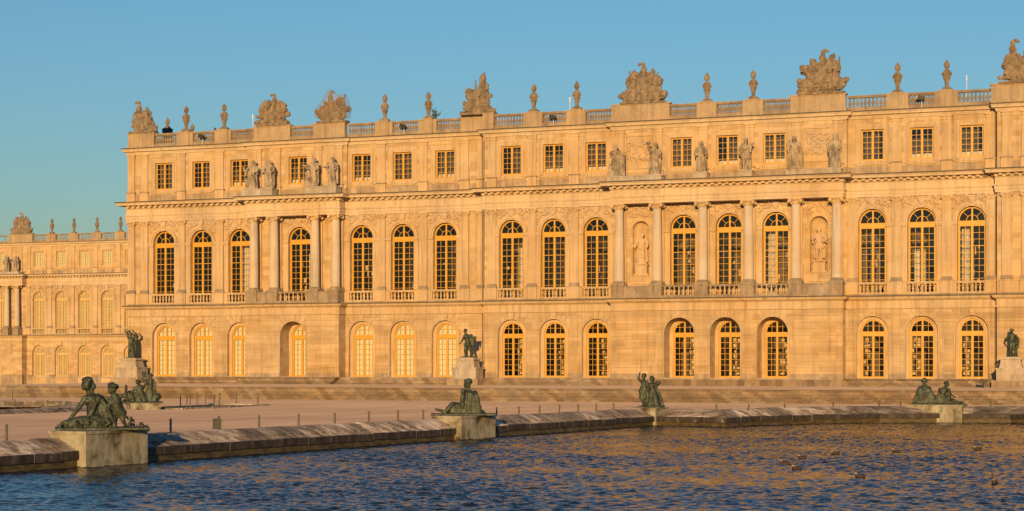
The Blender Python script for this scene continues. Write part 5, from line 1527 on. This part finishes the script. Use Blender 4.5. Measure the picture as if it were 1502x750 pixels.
# group 1: seated nymph with a winged child
def g1():
    C = Clay(); C.box((.18, 0, .04), (1.62, .62, .05))
    C.head((-.38, -.05, 1.62), 1.6, (-1, -.35, 0), 'long'); C.ell((-.34, 0, 1.80), (.17, .18, .10)); C.cap((-.30, 0, 1.25), (-.34, -.02, 1.48), .10, .085)
    C.cap((-.10, .02, .40), (-.22, 0, 1.10), .27, .22, 12); C.ell((-.20, -.02, 1.10), (.29, .22, .20)); C.ell((-.34, -.16, 1.02), (.11, .10, .10)); C.ell((-.14, -.2, 1.02), (.11, .09, .10))
    C.limb((-.44, -.02, 1.14), (-.68, -.10, .74), (-.95, -.14, .42), .105, .085, .055); C.hand((-.97, -.14, .38), (-.5, 0, -1), 1.2)
    C.limb((.02, -.12, 1.14), (-.20, -.28, .66), (-.44, -.30, .22), .11, .09, .06); C.hand((-.46, -.3, .18), (-.4, 0, -1), 1.2)
    for i in range(9): C.chain([(.02 + .02 * i, .10 - .03 * i, 1.22 - .03 * i), (.18 + .04 * i, -.10 - .02 * (i % 3), .75 - .02 * i), (.10 + .06 * i, -.30 + .05 * (i % 4), .16)], .075, .085)
    C.cap((.0, -.2, .36), (-.62, -.34, .34), .21, .17); C.cap((-.62, -.34, .34), (-.2, -.42, .12), .15, .10); C.cap((.05, .1, .3), (.5, .15, .2), .26, .18)
    rr = random.Random(2)
    for i in range(12):
        xa = -.66 + .085 * i
        C.chain([(xa, -.40 + rr.uniform(-.05, .03), .46 - .1 * rr.random()), (xa + rr.uniform(-.10, .16), -.50 + rr.uniform(-.06, .05), .25), (xa + rr.uniform(-.16, .22), -.46, .08)], rr.uniform(.028, .055), rr.uniform(.035, .07))
    for i in range(9): C.chain([(-.6 + .2 * rr.random(), -.36, .44), (-.2 + .3 * rr.random(), -.46 - .06 * rr.random(), .36 - .15 * rr.random()), (.2 + .3 * rr.random(), -.36, .12 + .2 * rr.random())], .03, .045)
    scatter(C, -1.42, -.55, .12, .46, -.45, .35, 60, .055, 5)
    C.ell((.05, .12, .62), (.36, .30, .50)); C.ell((.22, .05, .34), (.42, .36, .30)); C.ell((-.05, .16, .95), (.26, .2, .34)); C.ell((-.55, -.2, .26), (.42, .32, .24))
    for i in range(8): C.chain([(.0 + .03 * i, .26 - .05 * i, 1.15 - .04 * i), (.26 + .02 * i, .20 - .07 * i, .66), (.34 + .03 * i, .12 - .06 * i, .12)], .05, .075)
    C.ell((-.90, -.1, .20), (.34, .32, .20)); scatter(C, -1.35, -.5, .25, .5, -.42, .1, 40, .05, 15)
    # child
    C.head((.50, -.05, 1.46), 1.42, (-.8, -.6, 0), 'curly'); C.cap((.56, 0, 1.20), (.53, -.02, 1.32), .085)
    C.cap((.72, 0, .66), (.60, 0, 1.12), .23, .20, 12); C.ell((.78, .02, .60), (.24, .22, .20)); C.ell((.60, -.02, 1.12), (.22, .16, .13)); C.ell((.68, -.1, .84), (.19, .15, .16))
    C.limb((.76, -.02, 1.18), (.98, -.08, 1.22), (.98, -.14, 1.46), .085, .072, .05); C.hand((.98, -.14, 1.49), (0, 0, 1), 1.0)
    C.limb((.44, -.04, 1.12), (.40, -.14, .86), (.36, -.22, .62), .08, .07, .05); C.hand((.36, -.24, .58), (0, -.3, -1), 1.0)
    C.limb((.66, -.02, .62), (.58, -.12, .34), (.62, -.02, .10), .13, .095, .06); C.limb((.82, 0, .62), (.86, -.14, .36), (1.00, -.06, .10), .13, .095, .06)
    C.cap((.62, -.02, .08), (.50, -.16, .07), .06); C.cap((1.0, -.06, .08), (.92, -.20, .07), .06)
    for i in range(5): C.chain([(.48 + .08 * i, -.17, 1.10 - .10 * i), (.62 + .07 * i, -.20, .72 - .04 * i), (.58 + .10 * i, -.14, .46)], .05, .055)
    for i in range(5): C.cap((.46, .14, 1.08), (.16 + .04 * i, .22, 1.16 - .10 * i), .07, .05)
    C.ell((.10, .16, 1.08), (.14, .08, .17)); C.ell((.22, .18, 1.0), (.15, .06, .2))
    scatter(C, 1.05, 1.75, .40, .10, -.35, .35, 40, .05, 8); C.cap((1.12, 0, .05), (1.16, 0, .42), .07, .05)
    return C.mesh('g', 'bronze', .020, 1)
# group 2: reclining figure propped up, seen over its cloak
def g2():
    C = Clay(); C.box((0, 0, .03), (1.55, .6, .05))
    C.head((.22, -.05, 1.50), 1.5, (-1, .1, 0), 'curly'); C.ell((.26, 0, 1.62), (.19, .2, .15)); C.cap((.26, 0, 1.14), (.24, 0, 1.36), .10)
    C.cap((.22, 0, .35), (.28, 0, 1.0), .26, .24, 12); C.ell((.28, 0, 1.0), (.28, .24, .2)); C.ell((.56, .05, .75), (.20, .3, .45))
    C.limb((.08, 0, .34), (-.50, -.06, .52), (-.86, -.02, .16), .21, .15, .10); C.limb((.08, .12, .28), (-.36, .14, .44), (-.8, .12, .14), .2, .14, .09)
    C.cap((-.86, -.02, .16), (-1.24, -.04, .26), .085, .06); C.cap((-1.24, -.04, .26), (-1.32, -.04, .30), .05)
    C.limb((.04, -.04, 1.04), (-.05, -.22, .74), (.10, -.30, .50), .10, .08, .055); C.limb((.50, 0, 1.06), (.66, -.16, .6), (.72, -.1, .14), .11, .09, .06)
    C.hand((.72, -.1, .1), (.5, -.5, -.4), 1.2); C.hand((.12, -.32, .48), (.6, -.2, -.5), 1.2)
    for i in range(9): C.chain([(.0 + .085 * i, -.2 - .02 * (i % 3), 1.12 - .02 * i), (-.06 + .10 * i, -.30 + .03 * (i % 2), .65), (-.10 + .115 * i, -.34, .10)], .07, .085)
    for i in range(6): C.chain([(-.1 - .07 * i, -.2, .50), (-.14 - .08 * i, -.30, .28), (-.20 - .09 * i, -.32, .08)], .06, .07)
    C.limb((-.02, -.3, .35), (-.06, -.38, .72), (.02, -.36, .98), .12, .13, .10); C.head((.0, -.40, 1.12), .95, (-.3, -1, 0), 'curly')
    scatter(C, .75, 1.05, .45, .12, -.3, .3, 26, .05, 4); C.cap((.80, 0, .08), (.86, 0, .42), .05, .04)
    return C.mesh('g', 'bronze', .026, 1)
# group 3: two standing children, one with raised arm, one with a basket
def g3():
    C = Clay(); C.box((.05, 0, .03), (.78, .5, .05))
    for (hx, hz, fx, hair) in ((-.40, 1.83, -.4, 'curly'), (.06, 1.69, -.8, 'long')):
        C.head((hx, -.03, hz), 1.12, (fx, -1, 0), hair); C.cap((hx + .01, 0, hz - .30), (hx, -.01, hz - .12), .075)
    C.cap((-.40, 0, 1.06), (-.39, 0, 1.48), .17, .16, 12); C.ell((-.39, -.02, 1.46), (.2, .14, .12)); C.ell((-.50, -.05, .92), (.22, .18, .2))
    C.limb((-.55, 0, 1.55), (-.72, -.06, 1.68), (-.66, -.10, 1.95), .075, .065, .045); C.hand((-.65, -.1, 1.98), (.2, 0, 1), 1.0)
    C.limb((-.22, -.02, 1.5), (-.14, -.14, 1.2), (-.02, -.2, 1.1), .075, .06, .045); C.limb((-.50, 0, .9), (-.48, -.10, .48), (-.40, 0, .1), .14, .10, .06); C.limb((-.36, 0, .9), (-.30, -.06, .5), (-.26, 0, .1), .14, .1, .06)
    C.cap((-.4, 0, .08), (-.5, -.15, .07), .06); C.folds((-.42, 0, 1.15), .19, (-.38, 0, .50), .25, 11, .05, 6)
    C.cap((.09, 0, .9), (.06, 0, 1.34), .18, .16, 12); C.ell((.06, -.02, 1.34), (.2, .15, .12)); C.folds((.10, 0, 1.05), .19, (.16, 0, .08), .40, 16, .05, 7)
    C.limb((-.12, -.02, 1.38), (-.16, -.18, 1.16), (-.26, -.16, 1.05), .07, .06, .045); C.limb((.24, 0, 1.38), (.36, -.06, 1.2), (.46, -.10, 1.32), .075, .065, .045)
    C.ell((.42, -.05, 1.42), (.17, .15, .10)); scatter(C, .28, .56, .16, .16, -.15, .1, 10, .04, 3)
    for i in range(5): C.ell((.32 + .05 * i, -.08 + .04 * (i % 2), 1.50), (.055, .055, .055))
    for i in range(5): C.chain([(.26, .12, 1.3), (.42 + .03 * i, .1, .8), (.50 + .05 * i, .05, .12)], .06, .08)
    scatter(C, -.7, .8, .14, .14, -.4, .3, 26, .05, 9)
    return C.mesh('g', 'bronze', .028, 1)
# group 4: two seated figures back to back
def g4():
    C = Clay(); C.box((.1, 0, .03), (1.62, .6, .05))
    C.head((-.76, 0, 1.42), 1.3, (-.3, 1, 0), 'curly'); C.ell((-.75, -.02, 1.56), (.14, .14, .10)); C.cap((-.77, 0, 1.1), (-.76, 0, 1.3), .10)
    C.cap((-.82, 0, .35), (-.76, 0, .98), .38, .27, 12); C.ell((-.76, 0, 1.0), (.33, .24, .2)); C.ell((-.98, -.1, .38), (.42, .4, .36)); C.ell((-1.02, -.25, .42), (.3, .2, .28))
    C.limb((-1.06, 0, 1.04), (-1.22, -.1, .72), (-1.2, -.2, .45), .11, .10, .07); C.limb((-.46, 0, 1.04), (-.34, -.14, .72), (-.16, -.2, .56), .11, .09, .06); C.hand((-.14, -.2, .54), (1, 0, -.2), 1.2)
    for i in range(11): C.chain([(-1.1 + .07 * i, -.22, .95), (-1.28 + .11 * i, -.36 - .03 * (i % 2), .5), (-1.36 + .12 * i, -.38, .1)], .06, .085)
    C.head((.58, -.02, 1.28), 1.25, (1, -.3, 0), 'short'); C.cap((.46, 0, 1.0), (.54, -.01, 1.16), .095)
    C.cap((.22, 0, .3), (.42, 0, .9), .25, .21, 12); C.ell((.40, -.02, .9), (.27, .2, .17)); C.limb((.28, -.05, .28), (.66, -.14, .46), (.98, -.1, .14), .17, .12, .08); C.limb((.3, .1, .26), (.9, .08, .30), (1.38, .06, .14), .16, .11, .07)
    C.cap((1.38, .06, .12), (1.58, .06, .20), .06, .05); C.cap((.98, -.1, .1), (1.15, -.16, .08), .06)
    C.limb((.18, -.08, .95), (.08, -.26, .62), (-.05, -.3, .38), .10, .08, .055); C.limb((.60, -.05, .95), (.80, -.14, .68), (1.02, -.1, .48), .09, .075, .05); C.hand((1.05, -.1, .46), (1, 0, -.4), 1.1)
    C.limb((.72, -.22, .30), (.72, -.24, .62), (.70, -.22, .70), .12, .12, .10); C.head((.72, -.24, .86), .85, (1, -.2, 0), 'curly')
    for i in range(6): C.chain([(.12 + .08 * i, -.20, .7 - .03 * i), (.05 + .11 * i, -.3, .35), (.02 + .13 * i, -.34, .08)], .055, .07)
    scatter(C, -1.45, 1.5, .12, .10, -.45, .35, 40, .05, 12)
    return C.mesh('g', 'bronze', .03, 1)
# group 5: far group with a small figure lifted up
def g5():
    C = Clay(); C.box((-.1, 0, .03), (1.35, .55, .05))
    C.folds((-.28, 0, .7), .26, (-.2, 0, .08), .52, 16, .07, 3); C.cap((-.28, 0, .6), (-.26, 0, 1.0), .26, .24, 12); C.ell((-.26, 0, 1.02), (.28, .2, .18)); C.head((-.40, -.03, 1.38), 1.2, (-1, -.4, 0), 'curly'); C.cap((-.32, 0, 1.1), (-.38, 0, 1.28), .09)
    C.limb((-.02, -.02, 1.08), (.14, -.08, 1.36), (.10, -.05, 1.62), .10, .085, .06); C.hand((.10, -.05, 1.66), (0, 0, 1), 1.2); C.limb((-.5, 0, 1.06), (-.72, -.1, .8), (-.9, -.1, .6), .10, .08, .06)
    C.cap((.0, 0, 1.55), (-.02, 0, 1.80), .11, .10); C.head((-.03, -.02, 1.96), .8, (-.5, -1, 0), 'curly'); C.limb((.06, 0, 1.82), (.12, 0, 2.0), (.10, 0, 2.16), .045, .04, .03); C.limb((-.08, 0, 1.82), (-.14, 0, 1.98), (-.12, 0, 2.1), .045, .04, .03)
    C.folds((.40, 0, 1.1), .20, (.34, 0, .08), .34, 12, .06, 9); C.cap((.40, 0, 1.0), (.42, 0, 1.5), .22, .19, 12); C.ell((.42, 0, 1.5), (.23, .17, .15)); C.head((.42, .02, 1.78), 1.1, (.4, -1, 0), 'long')
    C.limb((.60, 0, 1.5), (.74, -.05, 1.15), (.66, -.1, .9), .09, .08, .06)
    C.cap((.68, -.1, .12), (.70, -.1, .46), .2, .17); C.head((.70, -.12, .74), .9, (.7, -1, 0), 'curly'); C.ell((.86, 0, .42), (.28, .25, .24)); C.limb((.58, -.1, .5), (.5, -.2, .4), (.45, -.25, .3), .07, .06, .05)
    C.ell((-.92, 0, .48), (.34, .28, .36)); C.cap((-.8, 0, .4), (-1.3, 0, .16), .22, .12); scatter(C, -1.45, -.5, .1, .5, -.35, .3, 30, .06, 5); scatter(C, .4, 1.1, .4, .1, -.3, .3, 20, .06, 6)
    return C.mesh('g', 'bronze', .032, 1)

x, y = on_kerb(-106.9, -.52)
pond_pedestal(x, y, KD, 1.62, .82, .68, 'stained stone pedestal of the nearest bronze group at the left')
place('bronze_group', g1(), (x - .05, y - .05, .68), view_rz(x, y), 'nearest bronze group, seated nymph leaning left with a winged child', 'sculpture', 'bronze groups round the basins')
x, y = on_kerb(-81.6, -.52)
pond_pedestal(x, y, KD, 1.62, .82, .56, 'plain grey green stone pedestal on the kerb under the reclining bronze figure')
place('bronze_group', g2(), (x - .05, y, .56), view_rz(x, y), 'reclining bronze figure with legs stretched left, beside a heavy cloak', 'sculpture', 'bronze groups round the basins')
p3 = pond_pedestal(31.25, -60.0, KD, .85, .85, .46, 'small angled stone pedestal at the far corner of the pond')
place('bronze_group', g3(), (31.4, -60.0, .46), view_rz(31.4, -60), 'two standing bronze children, one waving and one carrying a basket', 'sculpture', 'bronze groups round the basins')
p4 = pond_pedestal(46.35, -48.1, R(-2), 1.62, .95, .50, 'moss yellowed stone pedestal of the bronze pair at the right')
place('bronze_group', g4(), (46.3, -48.0, .50), view_rz(46.3, -48), 'two seated bronze figures back to back on the far right kerb', 'sculpture', 'bronze groups round the basins')
p5 = pond_pedestal(-3.9, -58.6, R(40), 1.0, 1.0, .42, 'square stone pedestal at the corner of the far left basin')
place('bronze_group', g5(), (-4.0, -58.4, .42), view_rz(-4, -58.5), 'far left bronze group lifting a small child above the basin corner', 'sculpture', 'bronze groups round the basins')

# ================================================================== fences, signs, floats, ground lamps
def fence(name, pts, label, wire=True, broken=(), r=.045):
    r0 = empty(name, (pts[0][0], pts[0][1], 0)); tag(r0, label, 'fence')
    for i, (x, y, h) in enumerate(pts):
        lean = (.10, .02) if i in broken else (0, 0)
        mb = MB(); mb.tube((x, y, -.05), (x + lean[0], y + lean[1], h), r, 8); mb.lathe([(r * 1.15, h), (r * 1.15, h + .03), (r * .5, h + .05)], 8, (x + lean[0], y + lean[1], 0)); mb.build('post', 'post', r0, True)
    if wire:
        mb = MB()
        for (x0, y0, h0), (x1, y1, h1) in zip(pts, pts[1:]):
            if math.hypot(x1 - x0, y1 - y0) > 9.5: continue
            m = ((x0 + x1) / 2, (y0 + y1) / 2, (h0 + h1) / 2 - .09)
            mb.tube((x0, y0, h0 - .04), m, .0045, 4); mb.tube(m, (x1, y1, h1 - .04), .0045, 4)
        mb.build('wire', 'post', r0)
KP = [(23.04, -109.95, .90), (24.29, -101.36, .87), (25.1, -95.81, .85), (25.5, -93.06, .84), (25.89, -90.39, .83), (26.28, -87.72, .83), (26.63, -85.29, .82), (26.95, -83.09, .80),
      (27.97, -76.09, .78), (28.31, -73.77, .77), (28.64, -71.5, .76), (28.97, -69.25, .75), (29.29, -67.03, .74), (29.62, -64.8, .73), (29.94, -62.57, .72)]
fence('wire_fence', KP, 'row of thin posts and wire behind the long pond kerb')
fence('wire_fence', [(35.2, -59.4, .62), (36.9, -58.9, .62), (38.4, -55.6, .62), (40.6, -51.9, .64), (42.9, -48.9, .66), (44.0, -47.6, .66), (45.1, -46.8, .66), (49.3, -45.8, .66), (53.6, -48.2, .66)], 'thin posts behind the curved far kerb at the right', broken=(1,))
fence('wire_fence', [(-7.5, -67.6, .75), (-4.67, -68.2, .75)], 'two dark posts before the far left basin', False, r=.035)
fence('wire_fence', [(-28.8, -43.2, .85), (-25.4, -43.4, .85)], 'two posts beyond the far left basin', False, r=.04)
fence('wire_fence', [(-7.9, -45.0, .85), (-6.0, -50.5, .85), (-9.0, -41.9, .85), (-5.0, -44.3, .85), (-2.9, -54.8, .85), (-1.8, -56.2, .85), (-2.0, -46.5, .85)], 'loose cluster of posts round the small lawn', False, r=.04)
fence('wire_fence', [(-.2, -55.8, .95), (-.9, -54.0, 1.0)], 'pair of leaning posts right of the small lawn', False, (1,), r=.05)
# sign board on its post
sg = empty('notice_board', (24.7, -98.4, 0)); tag(sg, 'small dark notice box on a post behind the kerb', 'notice board')
mb = MB(); mb.tube((24.7, -98.4, 0), (24.7, -98.4, .94), .04, 8); mb.build('post', 'dark_metal', sg)
mb = MB(); mb.box(-.17, .17, -.05, .05, .42, .84); put('board', mb.mesh('board', 'wrap'), sg, (24.66, -98.47, 0), view_rz(24.7, -98))
mb = MB(); mb.box(-.14, .14, -.056, -.051, .46, .80); put('board_face', mb.mesh('board_face', 'dark_metal'), sg, (24.66, -98.47, 0), view_rz(24.7, -98))
mb = MB(); mb.box(-.24, .24, -.04, .04, .35, .75); mb.box(-.04, .04, -.03, .03, 0, .35)
place('white_notice', mb.mesh('white_notice', 'white_metal'), (-28.0, -43.2, 0), view_rz(-28, -43), 'tiny white notice beside a post at the far left', 'notice')
# ducks on the water: body, slanting neck with pale ring, head and bill as one surface
def duck_mesh(L, lean):
    C = Clay()
    C.ell((.03, 0, .045), (L * .52, .115, .095)); C.cap((.05, 0, .07), (L * .62, 0, .12), .075, .025); C.ell((-L * .34, 0, .06), (.10, .095, .085))
    n0 = Vector((-L * .36, 0, .10)); n1 = n0 + Vector((-.23 * lean, 0, .25))
    C.chain([n0, n0.lerp(n1, .5) + Vector((.015, 0, 0)), n1], .052, .036)
    C.ell(n1 + Vector((-.02, 0, .02)), (.06, .046, .046)); C.cap(n1 + Vector((-.06, 0, .015)), n1 + Vector((-.14, 0, -.002)), .022, .014, 6)
    return C.mesh('duck', 'duck', .016, 2)
DK = [duck_mesh(.40, 1.0), duck_mesh(.30, 1.15), duck_mesh(.30, .8)]
FL = [(47.6, -98.2, 0, 0, 'longest duck at the left of the cluster on the pond'), (48.66, -101.3, 2, 5, 'duck just below the longest one in the cluster'), (47.41, -94.3, 1, -8, 'duck above the longest one, neck slanting left'),
      (47.97, -90.6, 1, 10, 'duck with pale breast right of the upper left cluster'), (51.4, -104.8, 1, 0, 'single duck nearest the bottom, right of centre on the pond'), (49.96, -88.1, 2, -5, 'small far duck right of the cluster'), (52.8, -84.8, 2, 6, 'farthest duck near the right edge of the photo'), (55.66, -106.3, 2, 75, 'duck seen end on at the right edge of the pond')]
for x, y, m, a, lab in FL:
    place('duck', DK[m], (x, y, WATER), view_rz(x, y) + R(a), lab, 'duck', 'ducks on the pond', (.85, .85, .85))
# ground floodlights on the terrace
for x, y, lab in ((44.7, -7.0, 'small black ground floodlight on the terrace by the right pedestal'), (-53.5, -21.8, 'small black ground lamp at the far left terrace edge')):
    r0 = empty('ground_floodlight', (x, y, PLAT)); tag(r0, lab, 'floodlight')
    mb = MB(); mb.tube((x, y, PLAT), (x, y, PLAT + .45), .05, 8); mb.build('stem', 'dark_metal', r0)
    mb = MB(); mb.prism([(x - .35, PLAT + .42), (x + .22, PLAT + .36), (x + .30, PLAT + .66), (x - .2, PLAT + .78)], y - .2, y + .2); mb.build('lamp_housing', 'dark_metal', r0)
